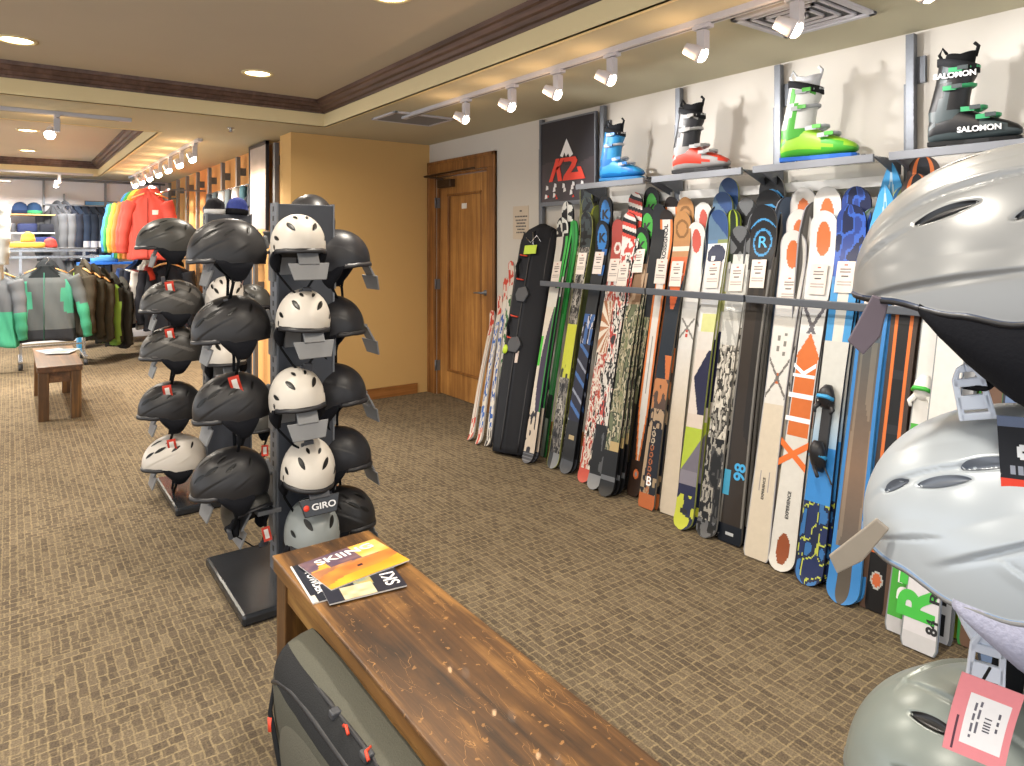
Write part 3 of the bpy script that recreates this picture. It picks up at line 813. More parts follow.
# far tower
for i, (px, py, kind, lb) in enumerate(((168, 244, 'grey', 'grey black striped helmet'), (172, 306, 'striped', 'pale striped grey helmet'), (172, 352, 'striped', 'silver marked grey helmet'), (170, 409, 'black', 'plain black helmet'), (174, 460, 'pale', 'off white helmet'))):
    r = onY(px, py, 4.33)
    bracket(t2, 'left', r.z - .03)
    put(kind, lb + ' facing left, far tower, ' + tier[i], G2, r.x, 4.33, r.z, -97, 8, 0, 1.08, None if i in (0, 2) else (.09, .0, .13))
for i, (px, py) in enumerate(((226, 300), (226, 359))):
    r = onY(px, py, 4.14); bracket(t2, 'front', r.z - .03, 'grey', None, r.x - TX)
    put('white' if i else 'pale', 'pale helmet facing the camera on the far tower, ' + ('partly hidden, upper of two', 'partly hidden, lower of two')[i], G2, r.x, 4.14, r.z, -10, 5, 0, .98)
for i, (px, py) in enumerate(((262, 305), (264, 425))):
    r = onY(px, py, 4.1)
    put('grey', 'charcoal helmet glimpsed between the towers, ' + ('upper of two', 'lower of two')[i], G2, r.x - .06, 4.1, r.z, 15, 0, 0, .9)
# knit hats on top of the far tower
def knit_hat(name, col, col2, loc, rz, label, s=1.0, tilt=0):
    mb = MB(); rings = []
    for i, (r_, z) in enumerate(((.095, 0), (.1, .02), (.1, .05), (.095, .052), (.09, .1), (.07, .14), (.035, .165), (.004, .172))):
        rings.append([Vector((r_ * (1 + .02 * cos(16 * t)) * cos(t), r_ * 1.1 * (1 + .02 * cos(16 * t)) * sin(t), z)) for t in [2 * pi * k / 48 for k in range(48)]])
    mb.loft(rings, colf=lambda p, i, j: col2 if i < 3 else col); o = mb.build(name, M['fabric'])
    o.matrix_world = Matrix.Translation(loc) @ Matrix.Rotation(rz, 4, 'Z') @ Matrix.Rotation(tilt, 4, 'Y') @ Matrix.Scale(s, 4)
    return tag(o, label, 'hat')
knit_hat('knit_hat', '#2c3f94', '#17181c', (1.10, 4.31, 1.64), .4, 'blue knit hat with a black band lying on top of the far tower', .62, .1)
knit_hat('knit_hat', '#1c1c20', '#d8d8d8', (.985, 4.34, 1.64), .4, 'black knit hat with a pale band lying on top of the far tower', .58)
# ------------------------------------------------------------------ the three helmets close to the camera, on the third tower
def cpos(px, py, s_):
    r = ray(px); return Vector((s_ * r[0], s_ * r[1], EYE + (HOR - py) / F_PX * s_))
V1 = [(.80, .60, .20, .040, 1.0), (1.46, .66, .20, .040, 1.1), (.30, 1.05, .2, .03, .6), (2.4, .6, .2, .05, 1.1)]
R1 = [(0.85, 0.14, 0.62, 0.07, 1.35, 0.03), (1.05, 0.88, 0.8, 0.09, 1.15, 0.033), (0.42, 0.34, 0.28, 0.05, 0.9, 0.021), (1.9, 0.16, 0.45, 0.06, 1.35, 0.024)]
V2 = [(.44, .46, .12, .032, .8), (.80, .62, .19, .042, 1.05), (1.12, .84, .19, .036, 1.15), (1.9, .55, .14, .035, 1.2)]
R2 = [(1.35, 0.3, 0.62, 0.09, 1.15, 0.042), (0.62, 0.16, 0.3, 0.05, 1.2, 0.021), (1.0, 0.8, 0.8, 0.09, 1.15, 0.03), (1.35, 0.1, 0.16, 0.05, -0.9, 0.021)]
V3 = [(.62, .84, .18, .046, 1.2), (.76, .46, .20, .052, 1.35), (1.8, .8, .17, .04, 1.4), (2.0, .4, .17, .04, 1.4)]
R3 = [(1.0, 0.22, 0.9, 0.08, 1.45, 0.03), (0.8, 1.1, 0.6, 0.06, 1.4, 0.027)]
big = []
def rim1(a): return rim_pts(a, [(0, .03), (.55, .01), (.95, -.07), (1.25, -.13), (1.65, -.05), (2.1, -.05), (2.5, -.25), (pi, -.4)])
def rim2(a): return rim_pts(a, [(0, .02), (.55, -.06), (.95, -.22), (1.25, -.27), (1.65, -.22), (2.1, -.15), (2.5, -.3), (pi, -.4)])
def rim_pts(a, pts):
    t = abs(((a + pi) % (2 * pi)) - pi)
    for (x0, y0), (x1, y1) in zip(pts, pts[1:]):
        if t <= x1:
            u = (t - x0) / (x1 - x0); u = u * u * (3 - 2 * u); return y0 + (y1 - y0) * u
    return pts[-1][1]
def rimb(a):
    """deep brow, shell arching up over the ear"""
    t = abs(((a + pi) % (2 * pi)) - pi)
    pts = [(0, .03), (.55, -.02), (.95, -.26), (1.25, -.3), (1.65, -.10), (2.1, -.06), (2.5, -.3), (pi, -.4)]
    for (x0, y0), (x1, y1) in zip(pts, pts[1:]):
        if t <= x1:
            u = (t - x0) / (x1 - x0); u = u * u * (3 - 2 * u); return y0 + (y1 - y0) * u
    return pts[-1][1]
def near_helmet(px, py, s_, face, pitch, roll, col, vents, ridges, padcol, sc_, label, pad='pad', ventcol='#15171d', edge='#2a3342', rimcol='black', rim=rimb, paddepth=.10, a0=1.0, a1=2.4):
    e = empty('ski_helmet'); tag(e, label, 'helmet', 'silver helmets on the tower at the right edge')
    sh = make_shell(vents, ridges, col, 300, 130, 'bigshell', edge, None, rim, ventcol); sh.parent = e
    global rim_e
    keep = rim_e; rim_e = rim
    for o in ear_pads(padcol, paddepth, pad, a0, a1, .965): o.parent = e
    rim_e = keep
    mb = MB(); rings = []
    for i in range(97):
        a = 2 * pi * i / 96; b0 = hpos(a, rim(a), .985); nrm = Vector((b0.x, b0.y, 0)).normalized()
        rings.append([b0 - nrm * .007, b0 + nrm * .003 + Vector((0, 0, -.004)), b0 + nrm * .004, b0 - nrm * .003 + Vector((0, 0, .002))])
    mb.loft(rings, edge, cap=False); mb.build('rim_trim', M[rimcol], e)
    p = cpos(px, py, s_); place_helmet(e, p.x, p.y, p.z, face, pitch, roll, sc_)
    return e
def buckle(parent, m, L_=.075, W_=.036, col='clear'):
    """side release buckle with three slots, lying in local XZ"""
    mb = MB(); n = 3
    for s in (-1, 1):
        mb.prism([(s * W_/2, L_ * .28), (s * (W_/2 - .006), L_ * .28), (s * (W_/2 - .004), -L_/2), (s * (W_/2 + .002), -L_/2)], .007, lambda a, b, c_: m @ Vector((a, c_, b)))
        mb.prism([(s * W_/2, L_ * .28), (s * W_ * .28, L_/2), (0, L_/2 + .004), (0, L_/2 - .005), (s * W_ * .2, L_ * .42), (s * (W_/2 - .006), L_ * .26)], .007, lambda a, b, c_: m @ Vector((a, c_, b)))
    for z0, z1 in ((-L_/2, -L_/2 + .008), (-L_ * .3, -L_ * .02), (L_ * .14, L_ * .3)):
        mb.prism([(-W_/2, z0), (W_/2, z0), (W_/2, z1), (-W_/2, z1)], .006, lambda a, b, c_: m @ Vector((a, c_, b)))
    return mb.build('buckle', M[col], parent, .0012)
h1 = near_helmet(1050, 294, .72, 203, 3, 0, '#86888a', V1, R1, '#1d2230', 1.22, 'large matt silver helmet with black ear pads, topmost at the right edge', ventcol='#14161c', edge='#2f3c55', paddepth=.082, rim=rim1, a0=.74, a1=2.6)
h2 = near_helmet(1040, 543, .74, 203, 6, 0, '#a4acb4', V2, R2, '#a9abc4', 1.12, 'pearl white helmet with pale grey ear pads, middle one at the right edge', ventcol='#5d6470', edge='#6d87ab', rim=rim2, a0=.9, paddepth=.07, rimcol='grey', pad='pad_grey' if 'pad_grey' in M else 'fabric')
h3 = near_helmet(1017, 818, .78, 205, 0, 0, '#767e7b', V3, R3, '#1d2230', 1.16, 'smoke grey helmet with pink price tag, lowest at the right edge', ventcol='#101114', edge='#6c7272')
def wp(px, py, s_, e):
    """pixel point at depth, in the local space of e (evaluated by hand)"""
    m = Matrix.LocRotScale(e.location, e.rotation_euler, e.scale)
    return m.inverted() @ cpos(px, py, s_)
def cammat(px, py, s_, e, roll=0.0, yaw=0.0):
    """frame standing upright and facing the camera side, in e's space"""
    m = Matrix.LocRotScale(e.location, e.rotation_euler, e.scale)
    p = cpos(px, py, s_)
    R_ = Matrix.Rotation(rad(-YAW - 30 + yaw), 4, 'Z') @ Matrix.Rotation(rad(roll), 4, 'Y')
    return m.inverted() @ (Matrix.Translation(p) @ R_)
# straps and buckles
def strap(e, pts, r=.010, flat=.22, mat='strap'):
    mb = MB(); mb.tube([wp(*p, e) for p in pts], [r] * len(pts), 8, flat=flat); return mb.build('chin_strap', M[mat], e)
s_ = strap(h1, [(1010, 360, .80), (1000, 378, .77), (985, 380, .74), (974, 388, .72)], .012)
buckle(s_, s_.matrix_basis @ cammat(972, 394, .72, h1, -12), .055, .030)
s_ = strap(h2, [(965, 600, .75), (975, 622, .74), (985, 640, .735), (988, 650, .735)], .012, mat='clear')
buckle(s_, cammat(987, 664, .73, h2, 4), .062, .032)
strap(h2, [(1012, 622, .76), (1010, 660, .76), (1005, 690, .77)], .014)
# pink price tag on the lowest helmet, black and red tag on the middle one
def card(e, m, w_, h_, colf, name, n=(20, 28), mat='paper'):
    mb = MB(); vs, fs, cs = [], [], []
    for i in range(n[1] + 1):
        for j in range(n[0] + 1): vs.append(m @ Vector(((j / n[0] - .5) * w_, .004 * sin(3 * i / n[1]), (.5 - i / n[1]) * h_)))
    for i in range(n[1]):
        for j in range(n[0]):
            fs.append((i * (n[0] + 1) + j, (i + 1) * (n[0] + 1) + j, (i + 1) * (n[0] + 1) + j + 1, i * (n[0] + 1) + j + 1)); cs.append(colf(j / n[0], i / n[1]))
    mb.add(vs, fs, cs, smooth=False)
    back = m.to_3x3() @ Vector((0, .0008, 0)); mb.add([v + back for v in vs], [f[::-1] for f in fs], '#d8a0a4' if 'price' in name else '#202020', smooth=False)
    return mb.build(name, M[mat], e)
def pink(u, v):
    if .22 < u < .86 and .2 < v < .84:
        if .5 < u < .62 and .45 < v < .66: return '#4a4a55' if int(v * 60) % 2 else '#e8e6ea'
        if .32 < u < .37 and .28 < v < .76 and int(v * 29) % 4: return '#6a6874'
        if .42 < u < .46 and .28 < v < .70 and int(v * 29) % 5: return '#6a6874'
        if .70 < u < .74 and .35 < v < .6 and int(v * 29) % 3: return '#5a5864'
        return '#efedf0'
    if .1 < u < .14 and .55 < v < .95: return '#5b3a48'
    return '#e88f97'
m_ = cammat(983, 722, .66, h3, 12, 8)
tg = card(h3, m_, .052, .080, pink, 'price_tag', (26, 56))
mb = MB(); mb.tube([wp(985, 688, .665, h3), wp(983, 680, .69, h3), wp(990, 668, .72, h3)], .0012, 6); mb.build('tag_string', M['strap'], tg)
def darktag(u, v):
    if v > .72: return '#d8402c'
    if .25 < u < .75 and .30 < v < .5: return '#dfe3e8' if abs((u - .5) ** 2 / .05 + (v - .4) ** 2 / .009 - .8) < .45 else '#17191f'
    if .15 < u < .85 and .56 < v < .66 and int(u * 24) % 3: return '#8d93a2'
    if v < .12: return '#5f6b86'
    return '#171a22'
card(h2, cammat(1031, 462, .66, h2, -3, -6), .05, .085, darktag, 'product_card', (24, 40))
# small mark on the smoke grey helmet
b_ = empty('x'); bpy.data.objects.remove(b_)
for i, (hh, lvl) in enumerate(((h1, 1.30), (h2, .98), (h3, .70))):
    pass
def bracket3(z):
    """tower arm under a near helmet, reaching +Y from the third tower"""
    bracket(t3, 'rear', z, 'dark', None, 0.0)

def near_plate(px, py, s_, roll, label_mat, w_=.075, h_=.055):
    m = Matrix.Translation(cpos(px, py, s_)) @ Matrix.Rotation(rad(-YAW - 30), 4, 'Z') @ Matrix.Rotation(rad(roll), 4, 'Y') @ Matrix.Rotation(rad(12), 4, 'X')
    m = t3.matrix_basis.inverted() @ m
    q = MB(); q.prism([(-w_ * .3, h_), (w_ * .3, h_), (w_ * .5, -h_ * .2), (w_ * .2, -h_), (-w_ * .5, -h_ * .75)], .004, lambda a, b, c_: m @ Vector((a, c_, b)))
    return q.build('sign_plate', M[label_mat], t3, .0015)
M['beigeplate'] = solid('beige_plate', '#8f877c', .3, var=.15, scale=20)
M['smoke'] = solid('smoked_plate', '#655c66', .3, var=.15, scale=20)
near_plate(869, 326, .74, 20, 'smoke', .028, .034)
near_plate(857, 548, .76, 36, 'beigeplate', .026, .044)
# ------------------------------------------------------------------ skis
def ski_mesh(L, w, colf, tail='flat', curl=.05, th=.012, edge='#2b2c30', base='#1d1e22', NR=240, NC=24, camber=.012, thin=1.0, pointy=False):
    """ski standing along +Z, topsheet towards -Y, rising tip curls to -Y"""
    wt, ww, wp_ = w
    rows = []
    zs = [L * i / NR for i in range(NR + 1)]
    # denser rows round the tip
    tipL = wp_ * (2.0 if pointy else .62)
    extra = [L - tipL * (1 - sin(k / 30 * pi / 2)) for k in range(31)]
    zs = sorted(set([round(z, 5) for z in zs if z < L - tipL] + [round(z, 5) for z in extra]))
    top, bot = [], []
    for z in zs:
        t = z / L
        if t < .5: wd = ww + (wt - ww) * ((.5 - t) / .5) ** 1.7
        else: wd = ww + (wp_ - ww) * min(1, ((t - .5) / .40)) ** 1.7
        if z > L - tipL:
            q = (z - (L - tipL)) / tipL; wd *= max(.02, (1 - q ** (1.7 if pointy else 2.3))) ** (.75 if pointy else .5)
        if tail == 'round' and z < wt * .5:
            q = 1 - z / (wt * .5); wd *= max(.05, 1 - q ** 2.4) ** .5
        if tail == 'flat' and z < .02: wd *= .86 + .14 * (z / .02)
        y = -camber * sin(pi * t)
        if t > .86: y -= curl * ((t - .86) / .14) ** 2
        if t < .06 and tail == 'round': y -= .02 * ((.06 - t) / .06) ** 2
        top.append([Vector((wd / 2 * (2 * j / NC - 1), y - th * .5, z)) for j in range(NC + 1)])
        bot.append([Vector((wd / 2 * (2 * j / NC - 1), y + th * .5, z)) for j in range(NC + 1)])
    mb = MB()
    vs = [p for r in top for p in r]; n = NC + 1; fs, cs = [], []
    for i in range(len(zs) - 1):
        for j in range(NC):
            fs.append((i * n + j, i * n + j + 1, (i + 1) * n + j + 1, (i + 1) * n + j))
            zc = (zs[i] + zs[i + 1]) / 2; cs.append(colf((j + .5) / NC * 2 - 1, zc / L, zc))
    mb.add(vs, fs, cs)
    vs = [p for r in bot for p in r]
    mb.add(vs, [f[::-1] for f in fs], [base(0, ((zs[i // NC] / L)), 0) if callable(base) else base for i in range(len(fs))])
    for k in (0, NC):
        vs, f2 = [], []
        for i in range(len(zs)): vs += [top[i][k], bot[i][k]]
        for i in range(len(zs) - 1):
            q = (2 * i, 2 * i + 2, 2 * i + 3, 2 * i + 1); f2.append(q if k else q[::-1])
        mb.add(vs, f2, edge)
    vs = top[0] + bot[0]; mb.add(vs, [tuple(range(n)) + tuple(range(2 * n - 1, n - 1, -1))], edge)
    vs = top[-1] + bot[-1]; mb.add(vs, [tuple(range(n))[::-1] + tuple(range(n, 2 * n))], edge)
    return mb
def camo(cols, sx, sy, seed=0.0):
    def f(u, t, z):
        v = vnoise(u * sx * .8 + seed * 7.3, z * sy * .75 + seed * 3.1) * .62 + vnoise(u * sx * 2.6 + 9 + seed, z * sy * 2.6) * .38
        return cols[min(len(cols) - 1, max(0, int((v - .2) / .6 * len(cols))))]
    return f
def oval(u, t, z, L, tc, rt, ru): return (u / ru) ** 2 + ((t - tc) / rt) ** 2 < 1
W0, B0 = '#e6e2da', '#1b1c21'
def d_kids(a, b_, seed):
    def f(u, t, z):
        if t > .86: return '#d84634' if vnoise(u * 2 + seed, z * 30) > .45 else '#ecdcd2'
        if abs(u) > .78: return '#c9c4bd'
        if t < .1: return a if vnoise(u * 3, z * 30 + seed) > .5 else '#ece6dd'
        if t < .8 and vnoise(u * 2.4 + seed, z * 32) > .52: return b_
        return '#ebe6de'
    return f
def d_kidred(u, t, z):
    if t > .8: return '#d3402f' if vnoise(u * 2, z * 26) > .42 else '#efe3d8'
    if t < .16: return '#d8402e' if vnoise(u * 2 + 3, z * 26) > .5 else '#ece6dd'
    if .15 < u < .42 and t < .8: return '#a33a35'
    return '#e9e2d8'
def d_purplegreen(u, t, z):
    c_ = .55 - 1.2 * sin(pi * min(1, max(0, (t - .08) / .55)))
    if t > .92: return B0 if (u < 0) ^ (vnoise(u * 2, z * 40) > .55) else '#e9e9e2'
    if t > .62: return '#dedbd3' if u < .15 or t < .7 else ('#2c2a33' if u < .55 else '#4cc65a')
    if t < .04: return '#6b6e75' if int(z * 90) % 2 else '#3a3b44'
    if t < .2: return '#dfcfbd' if not (vnoise(u * 2.5, z * 26) > .62 and u < .5) else '#2d2b35'
    if u > c_ + .2: return '#3e3550' if u < .75 else '#2f8a3f'
    if u < -.5 and .38 < t < .5: return '#46c234'
    return '#e2d8ca'
def d_greenline(u, t, z):
    if t < .16: return '#8f9a90' if u < .3 else '#1f4a2d'
    if t < .26: return '#1d3323'
    return '#2f9f45' if abs(u) > .25 else ('#62b46c' if t < .6 else '#2a7d3b')
cam1 = camo(['#1d1e20', '#4d4a4b', '#8b8680', '#2c2c2e', '#b9b3ab'], 2.2, 18, 1)
def d_camoyellow(u, t, z):
    if abs(u) > .93: return '#8d913c'
    if t < .06: return '#8a8d90' if u > -.2 else '#3a3b3d'
    if t > .86: return '#3a4346' if vnoise(u * 3, z * 40) > .45 else '#15181a'
    if .36 < t < .55 and (t > .40 or u > -.2): return '#d3d733'
    if .34 < t <= .40: return '#cfd233' if vnoise(u * 3, z * 30) > .4 else '#3a3b2f'
    return cam1(u, t, z)
def d_bluek(u, t, z):
    if oval(u, t, z, 1, .93, .055, .72): return '#2d86d8'
    if t > .86: return '#15171c'
    if t > .78: return '#1c2228' if u < .2 or t > .82 else '#2b6fc0'
    if t > .62: return '#2a2f36'
    if .5 < t <= .62: return '#3a66a8' if vnoise(u * 3, z * 20) > .42 else ('#d9d6dd' if vnoise(u * 4 + 4, z * 26) > .55 else '#20243a')
    if .2 < t <= .5:
        q = (t * 34 + u * .8) % 4
        if q < .6: return '#3f6fb5'
        if 1.9 < q < 2.3: return '#9aa0b4'
        return '#23253a'
    if .13 < t < .145 and -.3 < u < .6: return '#c9b183'
    if t < .05: return '#4b4e55'
    return '#232428'
cam2 = camo(['#c7503a', '#e9e0d3', '#b13f32', '#efe8dc', '#2b2422'], 2.4, 12, 2)
def d_redwhite(u, t, z):
    if t > .84:
        if abs(((u / .5) ** 2 + ((t - .89) / .022) ** 2) - .8) < .45: return '#efe6de'
        return '#b5473d'
    if t > .74: return '#a94035' if vnoise(u * 2, z * 20) > .4 else '#ddd'
    if .48 < t < .68:
        a_ = atan2((t - .58) * 12, u - .9); return '#efe4d4' if int((a_ + 4) * 5) % 2 else '#b77a55'
    if t < .05: return '#d24c35'
    return cam2(u, t, z)
cam3 = camo(['#e6e1da', '#2a2a2d', '#efe9e2', '#c9493f', '#36363a'], 2.0, 13, 3)
def d_redblack(u, t, z):
    if t > .90: return ('#1c1c20', '#e6e0da', '#d8402f')[int((z * 42 + u * .8) % 3)]
    if t > .84: return '#efe9e6' if vnoise(u * 3, z * 30) > .4 else '#c9372a'
    if t < .05: return '#8d8f93'
    if t < .22: return '#17181b' if vnoise(u * 2, z * 16) > .3 else '#5a5c60'
    return cam3(u, t, z)
cam4 = camo(['#7d8560', '#a49a7a', '#4f5a43', '#c9bfa3', '#3b4034', '#6d7558'], 2.2, 11, 4)
def d_greenk(u, t, z):
    if oval(u, t, z, 1, .925, .055, .75): return '#49b645'
    if t > .86: return '#16181b'
    if t > .7: return '#8b6a4d' if vnoise(u * 2, z * 10) > .5 else '#b79a7c'
    if t < .16: return '#17181b' if t > .07 or t < .055 else '#6d7076'
    if .16 < t < .19 and u > -.3: return '#c5ab76'
    return cam4(u, t, z)
def d_darkbrown(u, t, z):
    if t > .6: return '#22262b'
    if t < .1: return '#141518'
    if .3 < t < .6: return cam4(u + 3, t, z)
    return '#2a2722' if vnoise(u, z * 9) > .45 else '#4a4433'
def d_orangestripe(u, t, z):
    a_ = abs(u)
    if t > .965: return '#2b2320'
    wd = .62 if t > .3 else max(0, .62 * (t - .1) / .2)
    if t < .12: return '#3a2a22' if not oval(u, t, z, 1, .075, .016, .45) else ('#e6773a' if not oval(u, t, z, 1, .075, .008, .2) else '#8aa3ad')
    if a_ < wd: return '#ece8e2' if not (.35 < t < .55 and abs(u - .0) < .1) else '#9b9b98'
    if a_ < wd + .26: return '#e27a2c'
    return '#2a2422'
def d_tannavy(u, t, z):
    if t > .9: return '#c08a52' if not abs((u ** 2 / .5 + ((t - .94) / .03) ** 2) - .9) < .3 else '#8a6238'
    if t > .84: return '#e9dccb' if abs(t - .87) < .008 else '#b98350'
    if .66 < t <= .84: return '#e5672d' if abs(u) < 1.0 * (t - .62) / .16 else '#24303f'
    if t > .42: return '#26303c' if not (u > .5 - (t - .42) * 6) or t > .5 else '#d9763a'
    if t > .32: return '#c98553' if vnoise(u * 2.2, z * 18) > .4 else '#5c4a42'
    if t > .26: return '#b99e80' if abs(vnoise(u * 3, z * 20) - .5) > .12 else '#2c2b30'
    if t < .045: return '#c46a35'
    cc = ((z * 26) % 1.0 - .5) * 1.4
    if abs((u + .1) ** 2 / .2 + cc ** 2 - .22) < .12: return '#b0663a' if t < .2 else '#c9b8a0'
    if t < .1: return '#a89172' if vnoise(u * 3, z * 30) > .5 else '#20242c'
    return '#20242f' if u > -.75 + t else '#b59b7d'
def d_redoval(u, t, z):
    if oval(u, t, z, 1, .935, .042, .5): return '#cf5a4b'
    if .58 < t < .66 and min(abs(abs(u) - abs(t - .625) * 26), 9) < .14: return '#8a8884'
    if (t > .61 and t < .625 or .593 < t < .605) and abs(u) < .2: return '#d24a3c'
    if t < .3: return '#e2d3bd'
    if t < .55: return mixc('#e2d3bd', '#ece9e4', (t - .3) / .25)
    return '#eceae6'
def d_bluelime(u, t, z):
    if t > .905: return '#2d4f86' if (u + (t - .95) * 24) > 0 else '#5f7f9c'
    if t > .89: return '#5e87b0' if u < 0 else '#8d9a5c'
    if (u / .95) ** 2 + ((t - .852) / .036) ** 2 < 1: return '#252d4a' if not ((u + .3) ** 2 / .05 + ((t - .842) / .01) ** 2 < 1) else '#e6e6e6'
    if t > .66: return '#ebebea'
    if t > .60: return '#dfe29a' if u > -.7 else '#eee'
    if t > .54: return '#e6e1da'
    if t > .34: return '#27294a' if (u > .6 - (t - .30) * 9 and t < .5 + u * .06) else '#e8dcd3'
    if t > .3: return '#e2d3c6'
    if t > .17: return '#b8cc35' if (t > .22 + .05 * u) else '#77717f'
    if t > .13: return '#8a8592'
    if t > .10: return '#23264a'
    return '#c9cf38' if vnoise(u * 2.2 + 1, z * 22) > .48 else '#242a48'
def d_limeedge(u, t, z):
    if abs(abs(u) - .55) < .14: return '#a9bf2c'
    return '#23301f' if t > .3 else '#2b3a4a'
cam5 = camo(['#d8d2c6', '#9a958c', '#3a3834', '#e2dccf', '#c2bcb0', '#252422'], 1.8, 13, 5)
def d_volkl(u, t, z):
    if t > .9: return '#6c6e70' if not abs(abs(u) - abs((t - .93) * 22)) < .28 else '#17181a'
    if t > .84: return '#8f9190' if not abs(abs(u) - abs((t - .86) * 24)) < .24 else '#1b1c1e'
    if t > .60: return '#b9b9b4' if vnoise(u * 2, z * 26 + u * 3) > .45 else '#d9d8d2'
    if t < .05: return '#67676a' if vnoise(u * 3, z * 50) > .5 else '#1a1a1c'
    if t < .3: return camo(['#1b1b1c', '#4b4a4a', '#a9a49a', '#1b1b1c'], 2, 15, 7)(u, t, z)
    return cam5(u, t, z)
def d_ross(u, t, z):
    ar = t - .925 - .028 * (1 - u * u)
    if 0 < ar < .007: return '#3d97d2'
    if ar > 0: return '#121113'
    q = (u / .75) ** 2 + ((t - .885) / .043) ** 2
    if .72 < q < 1.0: return '#3d97d2'
    if t > .8: return '#161416'
    if t < .05: return '#141a24' if not (.02 < t < .03 and abs(u) < .3) else '#c9ccd0'
    if .13 < t < .2 and u < -.4: return '#3da5cf'
    c_ = '#38302a' if vnoise(u * 2.5, z * 3) > .45 else '#2a2624'
    return c_ if abs(u) < .8 else '#7d7a75'
def d_orangeoval(u, t, z):
    if oval(u, t, z, 1, .925, .045, .5): return '#dd7436'
    if abs(u) > .88: return '#b7b6b8'
    if .46 < t < .6 and min(abs(abs(u) - abs(t - .53) * 16), 9) < .11: return '#7b7672'
    if (.532 < t < .545 or .512 < t < .525) and abs(u) < .2: return '#cf6a33'
    if .60 < t < .67 and abs(u - .3 * sgn(sin(t * 190))) < .12: return '#8a8781'
    if .19 < t < .25 and abs(u) < .4 and abs(u) > .3: return '#a9a3a5'
    if t < .45: return '#e3d6c1'
    return '#ebe8e2'
def d_orangebars(u, t, z):
    if oval(u, t, z, 1, .055, .04, .52): return '#9b4f28'
    if oval(u, t, z, 1, .92, .05, .52): return '#dd7436'
    if t < .355 : return '#e9e6df'
    if t < .64:
        if t > .57: return '#e0742c' if abs(u) < (.645 - t) * 15 else '#e4e4e2'
        return '#e0742c' if abs(u) < .93 else '#d8d8d6'
    if .56 < t < .75 and min(abs(abs(u) - abs(t - .66) * 14), 9) < .16: return '#6f6c72'
    return '#ecebe8'
def d_bluenavy(u, t, z):
    if t > .80:
        q = vnoise(u * 2.4 + 2, z * 13)
        return '#23408f' if q > .5 else ('#2b5fc4' if q > .33 else '#15204a')
    if .78 < t <= .8: return '#4a8fd0'
    if t < .2:
        q = vnoise(u * 2.6 + 5, z * 14)
        if abs(q - .5) < .035: return '#c5cf4a'
        return '#1c2c5e' if q > .5 else ('#2f74b8' if q < .3 else '#182447')
    if t < .34: return '#2f8fe0'
    if t < .62: return mixc('#9fc6ea', '#dcdcd6', min(1, (t - .34) / .12))
    return '#e6e4da' if abs(u) < .4 else '#3d9fe0'
def d_cyan(u, t, z):
    if t > .84:
        if abs(abs(u) - .32 * (1 - t) * 8) < .07: return '#bfe2f5'
        return '#3fa9ea'
    if abs(u) > .72: return '#2f86d0'
    if t > .6: return '#4b5a66'
    if t < .12: return '#2f86d0' if abs(u) > .4 else '#5c5348'
    return mixc('#8a6f5a', '#3a4c58', abs(t - .3) * 2.2) if vnoise(u * 4, z * 2) > .4 else mixc('#a58a72', '#4a5a62', abs(t - .3) * 2)
def d_blackorange(u, t, z):
    if t < .12:
        q = (u / .4) ** 2 + ((t - .065) / .018) ** 2
        if q < 1: return '#e0703a' if q < .55 else '#c9cac6'
        return '#1d1a19' if abs(u) < .62 else '#6a5142'
    if .45 < abs(u) < .66: return '#ea7726'
    if abs(u) <= .45: return '#1a1b1f' if (int(z * 26) % 6) else '#2c2d33'
    return '#4a3c36'
def d_rtm(seed):
    def f(u, t, z):
        if abs(u) > .9: return '#8f9498'
        if t < .03: return '#d8d8dc'
        if t < .42:
            if seed == 0: return '#4dbb3e' if (u < .25) else ('#8fc4ec' if int(z * 22) % 3 else '#e6e6ec')
            return '#e8e6ec'
        return '#e9e7e3'
    return f
def d_white(u, t, z):
    if .40 < t < .44 : return '#3fb245'
    return '#e3e0da' if abs(u) < .85 else '#b7b2aa'
def d_lime(u, t, z):
    if abs(vnoise(u * 2, z * 24) - .5) < .07: return '#1b1c18'
    return '#a6b52a'
def d_whiteblack(u, t, z):
    if abs(u) < .35 and t < .3 and int(z * 40) % 4: return '#2b2c30'
    return '#d5d7dc' if abs(u) < .8 else '#6c7076'
def d_plain(c1, c2, c3=None):
    def f(u, t, z):
        if abs(u) > .7: return c2
        if c3 and vnoise(u * 2, z * 9) > .55: return c3
        return c1
    return f
STOCK = []
